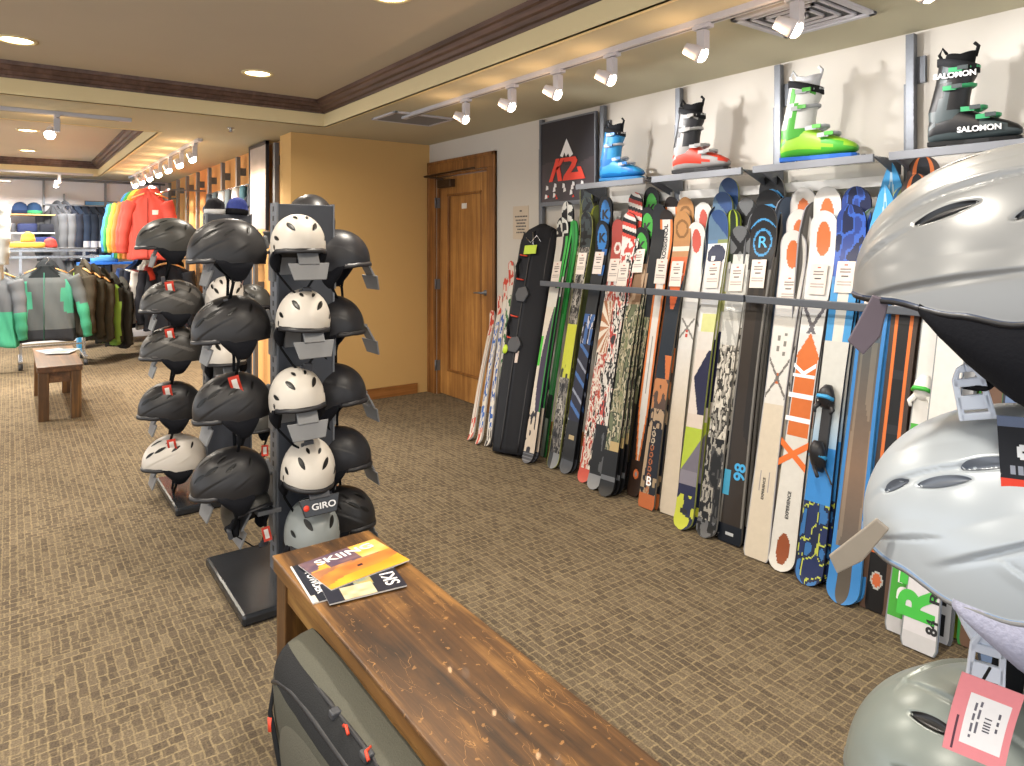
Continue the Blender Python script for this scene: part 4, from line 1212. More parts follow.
def ski(name, label, d, b, tip, w=.12, tail='flat', X=3.24, dX=0.0, edge='#2b2c30', base='#1d1e22', group=None, tagpy=None, yaw=0.0, curl=.05, adjust=0.0, cat='ski', tagw=.085, NC=24):
    B = fl(*b) + Vector((dX, -.15 * dX, 0)); T = onX(tip[0], tip[1], X)
    z = (T - B); L = z.length; z.normalize()
    y = Vector((1, 0, 0)) - z * z.x; y.normalize(); x = y.cross(z); x.normalize()
    m = frame(B, x, y, z) @ Matrix.Rotation(rad(yaw), 4, 'Z')
    ws = (w * .92, w * .78, w)
    mb = ski_mesh(L, ws, d, tail, curl, edge=edge, base=base, NC=NC, pointy=(d is d_cyan))
    # the tail stands on the carpet
    o = mb.build(name, M['gloss']); mm = m.copy()
    low = min((mm @ Vector(v)).z for v in mb.v); mm[2][3] -= low - .001
    o.matrix_world = mm
    tag(o, label, cat, group)
    o['L'] = L
    if tagpy is not None:
        # height along the ski where the tag is seen
        zz = min((k * .01 for k in range(20, 190)), key=lambda q: abs(proj(B + z * q)[1] - tagpy))
        t_ = zz / L
        tk = MB(); hh = .15
        yy = -.012 * sin(pi * t_) - (.05 * max(0, (t_ + .04 - .86) / .14) ** 2) - .012
        vs, fs, cs = [], [], []
        NRr, NCc = 22, 10
        for i in range(NRr + 1):
            for j in range(NCc + 1): vs.append((tagw * (j / NCc - .5), yy - .002 - .001 * sin(j), zz - hh / 2 + hh * i / NRr))
        for i in range(NRr):
            for j in range(NCc):
                fs.append((i * (NCc + 1) + j, i * (NCc + 1) + j + 1, (i + 1) * (NCc + 1) + j + 1, (i + 1) * (NCc + 1) + j))
                k = NRr - i
                col = '#ece0d6'
                if k in (3,) and j in (4, 5): col = '#b5584a'
                elif k in (6, 8) and 2 <= j <= 7: col = '#8a807c'
                elif k in (11,) and 3 <= j <= 6: col = '#55504e'
                elif k in (15, 17) and 1 <= j <= 8: col = '#b3a9a4'
                cs.append(col)
        tk.add(vs, fs, cs, smooth=False); tk.add([Vector(v) + Vector((0, .0008, 0)) for v in vs], [f[::-1] for f in fs], '#e8dcd2', smooth=False)
        tk.build('price_tag', M['paper'], o)
    return o, L
def on_ski(o, L, t, s, size, mat, vertical=True, u=0.0, sx=1.0, bold=.001, w=.12, y0=-.0095, extra=0.0, flip=False):
    yy = -.012 * sin(pi * t) - .0066 + extra
    if t > .86: yy -= .05 * ((t - .86) / .14) ** 2
    m = frame((u * w / 2, yy, t * L), (1, 0, 0), (0, 0, 1), (0, -1, 0))
    if vertical: m = m @ Matrix.Rotation(pi / 2 * (-1 if flip else 1), 4, 'Z')
    tx = text(s, size, mat, o, m, .0004, sx=sx, bold=bold)
    # lay the lettering on the curved topsheet
    for v in tx.data.vertices:
        q = m @ v.co; tt = q.z / L
        q.y = -.012 * sin(pi * tt) - (.045 * ((tt - .86) / .14) ** 2 if tt > .86 else 0) - .0066 + extra - (.0006 if v.co.z > 0 else 0)
        v.co = q
    tx.matrix_local = Matrix.Identity(4); return tx
SK = 'skis leaning in the wall rack'
# --- kids' skis, far left
for i, (b, tp, dd, lb) in enumerate((
        ((471, 441), (495, 312), d_kidred, 'short white and red ski, leftmost in the row'),
        ((478, 445), (503, 296), d_kids('#d8432f', '#2f6fc9', 1), 'short white ski with blue zigzags, second from the left'),
        ((486, 447), (509, 279), d_kids('#222', '#2a62b8', 2), 'short white ski with blue and black marks, third from the left'),
        ((493, 446), (514, 262), d_kids('#444', '#3c7d4a', 3), 'short pale ski with red tip beside the black ski bag'))):
    ski('kids_ski', lb, dd, b, tp, .075, 'round', X=3.27, dX=.01 * i, edge='#cfcac4', group=SK, curl=.03, NC=10)
defs = [
 # name, label, design, bottom, [tips], width, tail, tag py, edge, base
 ('white ski with purple and green curve', d_purplegreen, (528, 463), [(567, 219), (572, 203)], .125, 'round', 272, '#2e3036'),
 ('bright green edged ski', d_greenline, (543, 457), [(579, 222)], .06, 'flat', None, '#2f9f45'),
 ('grey camouflage ski with a yellow block', d_camoyellow, (553, 468), [(591, 213), (592, 199), (590, 186)], .125, 'round', 264, '#5a5c36'),
 ('black ski with blue oval K tip', d_bluek, (566, 473), [(607, 222), (610, 197)], .125, 'round', 263, '#1c1d22'),
 ('red and white swirled ski', d_redwhite, (584, 482), [(623, 221)], .115, 'round', 270, '#5a4a44'),
 ('white ski with red and black marks', d_redblack, (594, 489), [(634, 214), (640, 194)], .12, 'round', 275, '#24252a'),
 ('forest camouflage ski with green oval K tip', d_greenk, (606, 496), [(646, 229), (652, 209), (656, 189)], .13, 'round', 262, '#202226'),
 ('dark brown green ski', d_darkbrown, (620, 489), [(664, 205)], .10, 'round', None, '#17181c'),
 ('white ski with orange edges', d_orangestripe, (634, 496), [(671, 211), (676, 198)], .105, 'round', 272, '#32261f'),
 ('tan and navy ski with orange shield', d_tannavy, (646, 509), [(687, 214), (690, 200)], .125, 'flat', 276, '#6e675c'),
 ('pale wood ski with red oval tip', d_redoval, (668, 515), [(701, 225), (708, 205)], .125, 'flat', None, '#9a9690'),
 ('white lime and navy ski with blue geometric tip', d_bluelime, (683, 529), [(723, 212), (727, 194), (733, 180)], .13, 'round', 276, '#a4ac5c'),
 ('dark ski with two lime stripes', d_limeedge, (697, 520), [(738, 212)], .09, 'flat', None, '#a9bf2c'),
 ('grey marbled ski with black V tip', d_volkl, (706, 537), [(745, 228), (751, 200)], .13, 'round', 278, '#8d8a84'),
 ('charcoal brown ski with blue ring tip', d_ross, (729, 544), [(768, 208), (773, 193), (776, 178)], .15, 'flat', 276, '#8b8883'),
 ('cream ski with orange oval tip and chevron', d_orangeoval, (756, 560), [(798, 234), (804, 213), (808, 191)], .145, 'flat', 292, '#8e8a90'),
 ('white ski with orange bars', d_orangebars, (781, 570), [(829, 213), (832, 189)], .14, 'round', 280, '#7c7a80'),
 ('blue ski with navy lime pattern', d_bluenavy, (808, 584), [(856, 207), (861, 189)], .14, 'round', 277, '#2a3550'),
 ('cyan pointed ski with blue edges', d_cyan, (842, 603), [(890, 187), (896, 165)], .15, 'round', 296, '#4d9ad6'),
 ('black ski with twin orange lines', d_blackorange, (874, 612), [(922, 178), (928, 160)], .135, 'flat', 296, '#5a4a40'),
]
order = ['front one of its slot', 'second in its slot', 'rearmost of its slot']
made = {}
for (lb, dd, b, tips, w, tail, tg_, ed) in defs:
    for k, tp in enumerate(tips):
        o, L = ski('ski', lb + (', ' + order[k] if len(tips) > 1 else ' standing in the wall rack'), dd, b, tp, w, tail, X=3.235 + .032 * k, dX=.034 * k, edge=ed, group=SK, tagpy=tg_ if k == 0 else None, curl=.045)
        made[(lb, k)] = (o, L, w)
# edge-on and half hidden skis that fill the slots
fill = [
 ('grey ski turned edge on between white and orange tipped skis', d_plain('#8c8a86', '#6a6866'), (768, 556), (812, 205), .11, 62, '#9c9aa0'),
 ('steel blue ski turned edge on behind the cream ski', d_plain('#5a6a80', '#3d4552'), (742, 540), (784, 200), .10, 58, '#8b919c'),
 ('pale grey ski turned edge on beside the blue binding ski', d_plain('#b9c2c6', '#7c9a6c', '#9aa8b4'), (827, 586), (872, 212), .11, 50, '#a8c0d8'),
 ('green grey ski turned edge on left of the cyan ski', d_plain('#78906a', '#a9b4bc'), (820, 578), (866, 216), .10, 55, '#7aa06a'),
 ('lime and blue ski turned edge on right of the cyan ski', d_plain('#a9ba7a', '#3f86c9'), (858, 602), (904, 190), .12, 50, '#b4c25a'),
 ('charcoal ski turned edge on right of the orange lined ski', d_plain('#2e3140', '#4b4f60'), (888, 612), (938, 190), .11, 50, '#3a3f50'),
 ('beige ski turned edge on behind the green lettered ski', d_plain('#a48c70', '#6a5a4c'), (896, 618), (946, 190), .11, 45, '#8a7660'),
 ('dark brown ski turned edge on between camouflage and orange skis', d_plain('#33302c', '#1c1c1e'), (628, 492), (668, 216), .09, 55, '#26231f'),
 ('navy ski turned edge on between the marbled and charcoal skis', d_plain('#3a4250', '#777a80'), (717, 534), (757, 214), .10, 55, '#7a7c80'),
 ('olive ski turned edge on behind the grey camouflage ski', d_plain('#6d7a3c', '#b8bf3c'), (560, 463), (598, 207), .09, 55, '#b8bf3c'),
 ('purple blue ski turned edge on behind the lime and navy ski', d_plain('#5f6f8f', '#2e3a5c'), (676, 512), (716, 208), .10, 60, '#8f9a8c'),
]
for lb, dd, b, tp, w, yw, ed in fill:
    ski('ski', lb, dd, b, tp, w, 'flat', X=3.27, dX=.03, edge=ed, group=SK, yaw=yw, NC=8)
# green lettered pair and the rest to the right
o1, L1 = ski('ski', 'green and blue lettered ski, rear of the pair at the right end', d_rtm(0), (901, 636), (955, 175), .13, 'flat', X=3.26, dX=.0, edge='#9aa2a6', group=SK)
o2, L2 = ski('ski', 'white ski with big green letters RTM, front at the right end', d_rtm(1), (918, 652), (972, 175), .135, 'flat', X=3.22, edge='#8a96a8', group=SK)
on_ski(o1, L1, .24, 'RTM', .16, M['greenprint'], flip=False, sx=.9, bold=.006, u=.1)
on_ski(o1, L1, .12, 'RTM', .12, M['whiteprint'], sx=.9, bold=.003, u=.35, extra=-.0006)
on_ski(o2, L2, .155, 'RTM', .17, M['greenprint'], sx=1.15, bold=.007, u=-.2)
on_ski(o2, L2, .05, '84', .05, M['blackprint'], sx=1.0, bold=.002, u=.68)
on_ski(o2, L2, .13, 'RTM', .045, M['blackprint'], sx=1.6, bold=.001, u=.68)
rest = [
 ('white ski with black side lettering right of the green letters', d_whiteblack, (938, 642), (990, 180), .10, '#7f8790', 'flat'),
 ('lime and black ski with rounded tail right of the green letters', d_lime, (956, 636), (1004, 180), .13, '#23241f', 'round'),
 ('brown ski with a green edge above the middle silver helmet', d_plain('#8a6a58', '#3f9a4a'), (972, 650), (1012, 180), .11, '#3f9a4a', 'flat'),
 ('blue grey ski glimpsed between the silver helmets', d_plain('#6f86ad', '#3a3f4c'), (994, 668), (1038, 180), .11, '#4d5f86', 'flat'),
 ('pale pink ski at the right edge of the row', d_plain('#cfc2bd', '#6f7078'), (1014, 664), (1056, 180), .11, '#8a8a94', 'round'),
 ('dark blue ski at the right edge of the row', d_plain('#2c3f66', '#8c93a4'), (1030, 690), (1080, 180), .11, '#39496c', 'flat'),
 ('light blue ski just beyond the right edge', d_plain('#7fb0d8', '#44506a'), (1052, 700), (1100, 180), .12, '#5f88b0', 'flat')]
for lb, dd, b, tp, w, ed, tl in rest:
    ski('ski', lb, dd, b, tp, w, tl, X=3.26, edge=ed, group=SK, NC=10)
ow, Lw = ski('ski', 'narrow white ski with a white binding above the middle silver helmet', d_white, (908, 622), (950, 178), .075, 'flat', X=3.2, dX=-.02, edge='#b9b2a8', group=SK, NC=10)
# lettering
def put_text(key, k, t, s, size, mat, **kw):
    o, L, w = made[(key, k)]; return on_ski(o, L, t, s, size, M[mat], w=w, **kw)
for k in (0, 1): put_text('black ski with blue oval K tip', k, .93, 'K', .085, 'blackprint', vertical=False, bold=.003, sx=1.1)
for k in (0, 1, 2): put_text('forest camouflage ski with green oval K tip', k, .925, 'K', .085, 'blackprint', vertical=False, bold=.003, sx=1.1)
put_text('white ski with orange edges', 0, .885, 'ROSSIGNOL', .040, 'blackprint', bold=.001)
put_text('tan and navy ski with orange shield', 0, .78, 'BLIZZARD', .02, 'whiteprint', vertical=False, bold=.0006)
put_text('charcoal brown ski with blue ring tip', 0, .885, 'R', .085, 'blueprint', vertical=False, bold=.0008, sx=1.1)
put_text('charcoal brown ski with blue ring tip', 0, .20, '98', .085, 'blueprint', bold=.002, u=.35)
put_text('white ski with orange bars', 0, .535, 'K', .15, 'whiteprint', bold=.003, sx=.75)
put_text('white ski with orange bars', 0, .465, 'I', .17, 'whiteprint', bold=.004, sx=.9)
put_text('white ski with orange bars', 0, .40, 'I', .17, 'whiteprint', bold=.004, sx=.9)
put_text('white ski with orange bars', 0, .305, 'X', .18, 'orangeprint', bold=.006, sx=.9)
put_text('white ski with orange bars', 0, .17, 'EXPERIENCE', .022, 'blackprint', bold=.0006)
put_text('cream ski with orange oval tip and chevron', 0, .2, 'EXPERIENCE', .018, 'blackprint', bold=.0004)
put_text('black ski with twin orange lines', 0, .16, 'FX 84', .06, 'orangeprint', bold=.002)
put_text('white lime and navy ski with blue geometric tip', 0, .035, 'R', .10, 'blackprint', vertical=False, bold=.004)
put_text('tan and navy ski with orange shield', 0, .085, 'B', .07, 'whiteprint', vertical=False, bold=.001)
# bindings
def binding(o, L, t, w, c1='black', c2='blueprint', toe=True, parent_name='toe_binding'):
    mb = MB(); z0 = t * L; y0 = -.012 * sin(pi * t) - .006
    if toe:
        rs = []
        for (dz, a, b_, yc) in ((-.05, .03, .012, .012), (-.03, .036, .022, .02), (.0, .038, .03, .03), (.03, .03, .028, .03), (.055, .014, .016, .02)):
            rs.append([Vector((a * cos(q), y0 - yc + b_ * sin(q), z0 + dz)) for q in [2 * pi * k / 16 for k in range(16)]])
        mb.loft(rs); 
        for s in (-1, 1): mb.tube([(s * .025, y0 - .03, z0 - .03), (s * .042, y0 - .04, z0 - .055), (s * .034, y0 - .045, z0 - .075)], [.012, .01, .006], 8)
    else:
        rs = []
        for (dz, a, b_, yc) in ((-.07, .02, .012, .014), (-.04, .034, .026, .026), (.0, .036, .04, .04), (.03, .03, .036, .05), (.06, .018, .02, .05)):
            rs.append([Vector((a * cos(q), y0 - yc + b_ * sin(q), z0 + dz)) for q in [2 * pi * k / 16 for k in range(16)]])
        mb.loft(rs); mb.tube([(.0, y0 - .06, z0 - .05), (.03, y0 - .075, z0 - .09)], .008, 8)
    p = mb.build('toe_binding' if toe else 'heel_binding', M[c1], o)
    mb = MB(); mb.tube([(-.036, y0 - .035, z0 - .008), (-.02, y0 - .062, z0), (.02, y0 - .062, z0), (.036, y0 - .035, z0 - .008)], .009, 8)
    mb.build('binding_cover', M[c2], p)
for kk in (0,):
    o, L, w = made[('blue ski with navy lime pattern', kk)]
    binding(o, L, .47, w); binding(o, L, .32, w, toe=False)
    mb = MB(); mb.box(-.022, .022, -.032, -.012, .30 * L, .47 * L); mb.tube([(.02, -.04, .30 * L), (.06, -.05, .27 * L), (.075, -.05, .255 * L)], .004, 6); mb.build('binding_track', M['black'], o, .003)
binding(ow, Lw, .50, .075, 'white', 'greenprint')
# ------------------------------------------------------------------ wall rack: posts, rail, shelves
postY = [4.15, 3.47, 2.80, 2.12, 1.45, .78, .1]
wh = ['left of the mountain poster', 'between poster and blue boot', 'between blue boot and red boot', 'between red boot and white boot', 'between white boot and black boot', 'right of the black boot', 'beyond the right edge']
for i, y in enumerate(postY):
    e = empty('wall_post', (XW, y, 0)); tag(e, 'grey steel wall post ' + wh[i], 'post', 'steel posts on the ski wall')
    q = MB(); q.box(-.045, -.012, -.019, .019, .02, 2.425); q.build('upright', M['steel'], e, .003)
    q = MB(); q.box(-.040, -.020, .019, .028, .02, 2.2); q.build('slotted_edge', M['rail'], e)
    for z in (2.26, 1.5, .4):
        q = MB(); q.box(-.018, 0, -.055, -.005, z - .06, z + .06); q.build('wall_mount', M['rail'], e)
# boot shelves
M['shelfrail'] = solid('shelf_front_paint', '#6f7278', .6, .1)
bays = [(3.47, 2.80), (2.80, 2.12), (2.12, 1.45), (1.45, .78), (.78, .1)]
for i, (ya, yb) in enumerate(bays):
    e = empty('boot_shelf', (XW, (ya + yb) / 2, 1.855)); tag(e, 'white and grey metal shelf under the ' + ('blue boot', 'red and black boot', 'white and green boot', 'black and green boot', 'edge of the picture, far right')[i], 'shelf', 'boot shelves on the ski wall')
    h_ = (ya - yb) / 2 - .033
    q = MB(); q.box(-.30, -.06, -h_, h_, -.008, 0); q.build('shelf_board', M['glass'], e)
    q = MB(); q.box(-.315, -.30, -h_, h_, -.03, .006); q.build('front_rail', M['shelfrail'], e, .002)
    q = MB(); q.box(-.07, -.05, -h_, h_, -.12, -.07); q.build('rear_rail', M['white'], e, .002)
    for s in (-1, 1):
        q = MB(); q.prism([(-.31, -.002), (-.05, -.002), (-.05, -.09), (-.07, -.09)], .006, lambda a, b, c_: (a, s * (h_ - .004) + c_ - .003, b)); q.build('shelf_bracket', M['rail'], e)
# ski rail, in stretches between the posts
for i, (ya, yb, px) in enumerate(((3.80, 3.47, 0), (3.47, 2.80, 0), (2.80, 2.12, 0), (2.12, 1.45, 0), (1.45, .78, 0), (.78, .1, 0))):
    e = empty('ski_rail', (XW, (ya + yb) / 2, 1.185)); h_ = (ya - yb) / 2 - .006
    tag(e, 'dark grey bar holding the skis, ' + ('first stretch beside the ski bag', 'second stretch under the blue boot', 'third stretch under the red boot', 'fourth stretch under the white boot', 'fifth stretch under the black boot', 'last stretch at the right edge')[i], 'rail', 'bars of the ski rack')
    q = MB(); q.box(-.335, -.315, -h_, h_, -.018, .018); q.build('front_bar', M['rail'], e, .003)
    for s in (-1, 1):
        q = MB(); q.box(-.33, -.01, s * (h_ - .008) - .006, s * (h_ - .008) + .006, -.012, .012); q.build('support_arm', M['rail'], e, .002)

# K2 poster panel
pc = (3.50 + 4.14) / 2
e = empty('mountain_poster', (XW - .06, pc, 1.78)); tag(e, 'black wall poster with white peak and red K2 mountain logo', 'poster')
pw, ph = .60, .60
q = MB(); NC_, NR_ = 48, 48; vs, fs, cs = [], [], []
for i in range(NR_ + 1):
    for j in range(NC_ + 1): vs.append((0, pw * (.5 - j / NC_), ph * i / NR_))
for i in range(NR_):
    for j in range(NC_):
        fs.append((i * (NC_ + 1) + j, (i + 1) * (NC_ + 1) + j, (i + 1) * (NC_ + 1) + j + 1, i * (NC_ + 1) + j + 1)); v_, u_ = i / NR_, j / NC_
        hills = .42 + .06 * vnoise(u_ * 4, 1) + .03 * sin(u_ * 9)
        cs.append(mixc('#3b3539', '#4a4148', vnoise(u_ * 8, v_ * 6)) if v_ < hills else '#2c2a31')
q.add(vs, fs, cs, smooth=False); q.box(.001, .012, -pw / 2, pw / 2, 0, ph, '#222226'); q.build('poster_sheet', M['print'], e)
q = MB()
q.box(-.008, .016, -pw / 2 - .012, -pw / 2, -.012, ph + .012); q.box(-.008, .016, pw / 2, pw / 2 + .012, -.012, ph + .012)
q.box(-.008, .016, -pw / 2, pw / 2, -.03, 0); q.box(-.008, .016, -pw / 2, pw / 2, ph, ph + .012); q.build('frame', M['steel'], e)
P_ = lambda u, v: (-.003, pw * (.5 - u), ph * v)
def flatpoly(name, polys, m, par, x=-.003, d=.002):
    q = MB()
    for pl in polys: q.prism(pl, d, lambda a, b, c_: (x - c_, pw * (.5 - a), ph * b))
    return q.build(name, m, par)
flatpoly('peak_emblem', [[(.50, .76), (.38, .56), (.43, .54), (.46, .60), (.49, .54), (.53, .58), (.56, .53), (.62, .56)]], M['whiteprint'], e)
# the K and the 2 drawn as slanted strokes
flatpoly('red_lettering', [[(.30, .53), (.37, .53), (.23, .25), (.16, .25)], [(.385, .53), (.47, .53), (.345, .40), (.29, .39)], [(.30, .42), (.37, .44), (.42, .25), (.34, .25)],
    [(.46, .53), (.66, .53), (.70, .48), (.66, .41), (.58, .34), (.72, .34), (.69, .40), (.76, .40), (.84, .25), (.43, .25), (.45, .31), (.57, .42), (.60, .46), (.57, .48), (.45, .48)]], M['redprint'], e)
flatpoly('small_white_marks', [[(x_, y_), (x_ + .05, y_ + .01), (x_ + .045, y_ + .05), (x_ + .01, y_ + .06)] for x_, y_ in ((.10, .15), (.24, .12), (.26, .17), (.42, .16), (.44, .11), (.58, .13), (.60, .17), (.56, .07), (.76, .17), (.74, .12), (.08, .04), (.24, .05))], M['whiteprint'], e)
flatpoly('small_red_marks', [[(x_, y_), (x_ + .04, y_), (x_ + .03, y_ + .03)] for x_, y_ in ((.12, .06), (.27, .06), (.29, .03), (.60, .04))], M['redprint'], e)
# notice on the wall beside the poster
p0 = onX(521, 222, XW)
e = empty('paper_notice', (XW, p0.y, p0.z)); tag(e, 'small cream paper notice on the wall beside the wooden door', 'notice')
q = MB(); q.box(-.003, 0, -.105, .105, -.14, .13, '#d9c9b4'); q.build('sheet', M['paper'], e)
for i, (wd, z) in enumerate(((.03, .09), (.17, .045), (.15, .015), (.12, -.01), (.14, -.035), (.10, -.06), (.13, -.085))):
    q = MB()
    k = int(wd / .022) + 1
    for j in range(k):
        yy = -wd / 2 + wd * j / max(1, k); q.box(-.0045, -.003, yy, yy + .013, z - .006, z + .006)
    q.build('text_line', M['dark'], e)

# ------------------------------------------------------------------ ski boots
def ski_boot(name, label, loc, rz, cols, s=1.0, letters=None):
    """toe towards +X locally"""
    shell, cuff, liner, bk, accent, sole = cols
    e = empty(name, loc, rz); e.scale = (s, s, s); tag(e, label, 'ski boot', 'ski boots on the wall shelves')
    def fc(c1, c2, th, sc_=30):
        return lambda p, i, j: c2 if vnoise(p[0] * sc_ * 1.6 + 3, p[2] * sc_ * 2 + p[1] * 7) > .72 or (p[2] < .13) else c1
    # lower shell: cross sections marching from heel to toe
    rings = []
    for (x, w, zt, zb) in ((-.150, .020, .085, .025), (-.145, .032, .11, .018), (-.12, .042, .145, .016), (-.07, .045, .165, .016), (-.02, .046, .150, .016), (.03, .049, .120, .016), (.08, .052, .098, .018), (.12, .049, .082, .020), (.150, .038, .066, .024), (.163, .022, .052, .030)):
        zc, hh = (zt + zb) / 2, (zt - zb) / 2
        rings.append([Vector((x, w * sgn(cos(t)) * abs(cos(t)) ** .75, zc + hh * sgn(sin(t)) * abs(sin(t)) ** .75)) for t in [2 * pi * k / 28 for k in range(28)]])
    q = MB(); q.loft(rings, colf=lambda p, i, j: shell if (p[2] > .045 and vnoise(p[0] * 40, p[2] * 60) < .74) else accent)
    lower = q.build('lower_shell', M['plastic'], e)
    # cuff leans forward
    rings = []
    for (z, a, b_, xc) in ((.10, .066, .046, -.082), (.14, .070, .048, -.080), (.19, .066, .049, -.072), (.25, .064, .051, -.060), (.30, .064, .052, -.048), (.325, .066, .052, -.042), (.328, .058, .046, -.042), (.30, .050, .040, -.046)):
        rings.append([Vector((xc + a * sgn(cos(t)) * abs(cos(t)) ** .8, b_ * sgn(sin(t)) * abs(sin(t)) ** .8, z + (.03 * (-cos(t)) if z > .29 else 0) + (.02 * cos(t) if z < .12 else 0))) for t in [2 * pi * k / 28 for k in range(28)]])
    q = MB(); q.loft(rings, colf=fc(cuff, accent, .60, 26), cap=False); q.build('cuff', M['plastic'], e)
    q = MB(); rings = []
    for (z, a, b_, xc) in ((.29, .052, .040, -.046), (.335, .054, .042, -.04), (.36, .052, .040, -.034), (.362, .040, .030, -.034), (.30, .036, .028, -.04)):
        rings.append([Vector((xc + a * cos(t), b_ * sin(t), z + .012 * abs(cos(t)) * (1 if z > .32 else 0))) for t in [2 * pi * k / 24 for k in range(24)]])
    q.loft(rings, liner); q.tube([(-.095, 0, .34), (-.112, 0, .375), (-.100, 0, .40), (-.085, 0, .375)], .006, 8, liner); q.tube([(.012, 0, .35), (.022, 0, .39), (.008, 0, .405)], .007, 8, liner)
    q.build('liner', M['fabric'], e)
    # buckles: strap round the front and a lever on the side
    for (z, xf, xb, wy, tl) in ((.295, .022, -.06, .056, .0), (.225, .010, -.08, .054, .0), (.135, .045, -.02, .053, .35), (.10, .090, .03, .056, .4)):
        for sd in (-1,):
            q = MB()
            pts = []
            for k in range(9):
                t = -pi / 2 + pi * k / 8
                pts.append((xb + (xf - xb) * cos(t) * 1.0, wy * sin(t), z + (.02 if tl else .012) * cos(t) * (1 if not tl else .5)))
            q.tube(pts, .009, 6, bk, flat=1.0)
            q.box(xb - .01, xb + .035, -wy - .012, -wy - .002, z - .009, z + .009, bk); q.box(xb + .02, xb + .055, -wy - .016, -wy - .006, z - .004, z + .012, accent)
            q.build('buckle', M['plastic'], e)
    q = MB(); q.loft([[Vector((-.046 + (.066 + o_) * cos(t), (.053 + o_) * sin(t), z - .0 + .022 * (-cos(t)))) for t in [2 * pi * k / 24 for k in range(24)]] for z, o_ in ((.305, .002), (.306, .008), (.335, .008), (.336, .002))], '#26272b'); q.build('power_strap', M['fabric'], e)
    q = MB(); q.prism([(-.15, -.036), (-.02, -.030), (.06, -.040), (.145, -.034), (.165, -.02), (.165, .02), (.145, .034), (.06, .040), (-.02, .030), (-.15, .036)], .02, lambda a, b, c_: (a, b, c_), sole); q.build('sole', M['plastic'], e, .003)
    if letters:
        for (tx, sz, x, z, rot, yy) in letters:
            text(tx, sz, M['whiteprint'], e, Matrix.Translation((x, yy, z)) @ Matrix.Rotation(rot, 4, 'Y') @ Matrix.Rotation(pi / 2, 4, 'X'), .002, bold=.001)
    return e
def shelf_tray(label, loc, rz):
    q = MB(); q.box(-.10, .21, -.06, .06, 0, .012); q.box(.19, .21, -.06, .06, 0, .02)
    o = q.build('boot_stand', M['black'], None, .003); o.location = loc; o.rotation_euler = (0, 0, rz); return tag(o, label, 'stand', 'black boot stands')
bs = [(621, 'blue', ('#2d9fe0', '#2f9fe2', '#22252c', '#c9ccd2', '#1f7fd0', '#2a86c8'), .98, 'bright blue ski boot with white and black cuff top on the wall shelf'),
      (700, 'red', ('#d9402a', '#2a2b30', '#1b1c20', '#c4c6c8', '#a9a7a6', '#1e1e22'), 1.06, 'red ski boot with black and silver cuff on the wall shelf'),
      (817, 'white', ('#9fd83a', '#e6e8e4', '#dfe3ea', '#b9bec4', '#4fb53a', '#2a6fd0'), 1.12, 'white and lime green ski boot on the wall shelf'),
      (972, 'black', ('#17181b', '#17181b', '#101113', '#3fae73', '#4a5558', '#101113'), 1.02, 'large black ski boot with green buckles on the wall shelf')]
for px, nm, cols, s_, lb in bs:
    r = ray(px); X = 3.15; Y = X / r[0] * r[1]
    rz = -pi / 2 + .22
    shelf_tray('black stand under the ' + {'blue': 'bright blue', 'red': 'red and black', 'white': 'white and green', 'black': 'black and green'}[nm] + ' boot', (X, Y - .02, 1.856), rz)
    lt = [('SALOMON', .030, .03, .055, .0, -.056), ('SALOMON', .030, -.05, .275, .0, -.060)] if nm == 'black' else None
    ski_boot('ski_boot', lb, (X, Y, 1.869), rz, cols, s_, lt)

# ------------------------------------------------------------------ padded ski bag
Bb, Tb = fl(505, 456), onX(540, 226, 3.25); z = (Tb - Bb); Lb = z.length; z.normalize()
y = Vector((1, 0, 0)) - z * z.x; y.normalize(); x = y.cross(z)
mt = frame(Bb + Vector((.03, 0, .012)), x, y, z)
e = empty('ski_bag', mat=mt @ Matrix.Rotation(rad(17), 4, 'Z')); tag(e, 'tall black padded ski bag with red handles leaning beside the skis', 'ski bag')
rings = []
for i in range(41):
    t = i / 40; zz = Lb * t
    a = .145 + .030 * t; b_ = .052 + .01 * sin(pi * t)
    if t > .90: q_ = (t - .90) / .10; a *= max(.03, (1 - q_ ** 2.2)) ** .5; b_ *= max(.1, 1 - q_ ** 2) ** .5
    if t < .03: a *= .93; b_ *= .85
    rings.append(superring(0, -.012 * sin(pi * t), zz, a, b_, 3.2, 40))
q = MB(); q.loft(rings, colf=lambda p, i, j: '#26272c' if p[0] > -.02 else '#2e3036'); q.build('bag_body', M['fabric'], e)
q = MB()
for xx in (-.025, .11, -.125):
    q.tube([(xx * (1 + .12 * t), -.066 - .010 * sin(pi * t) + (.03 if t > .9 else 0) * (t - .9) * 10 + (.018 if abs(xx) > .1 else 0), Lb * t) for t in [k / 20 * .95 + .01 for k in range(21)]], .006, 6)
q.build('piping', M['black'], e)
q = MB(); q.tube([(-.1, -.055, Lb * .93), (-.03, -.078, Lb * .90), (.02, -.08, Lb * .93), (.06, -.075, Lb * .90)], .004, 6); q.tube([(-.03, -.07, Lb * .95), (.0, -.08, Lb * .88)], .004, 6); q.build('top_cords', M['chrome'], e)
for (zc, nm) in ((.66, 'upper'), (.44, 'lower')):
    q = MB(); w_ = .075; cx = -.03
    pts = [(cx - .03, -.082, Lb * (zc + .045)), (cx + .035, -.10, Lb * (zc + .035)), (cx + .05, -.105, Lb * zc), (cx + .035, -.10, Lb * (zc - .035)), (cx - .03, -.082, Lb * (zc - .045))]
    q.prism([(cx - .04, Lb * (zc + .03)), (cx + .03, Lb * (zc + .035)), (cx + .062, Lb * zc), (cx + .03, Lb * (zc - .035)), (cx - .04, Lb * (zc - .03)), (cx - .06, Lb * zc)], .03, lambda a, b, c_: (a, -.095 + c_, b)); q.build('wheel_housing', M['dark'], e, .006)
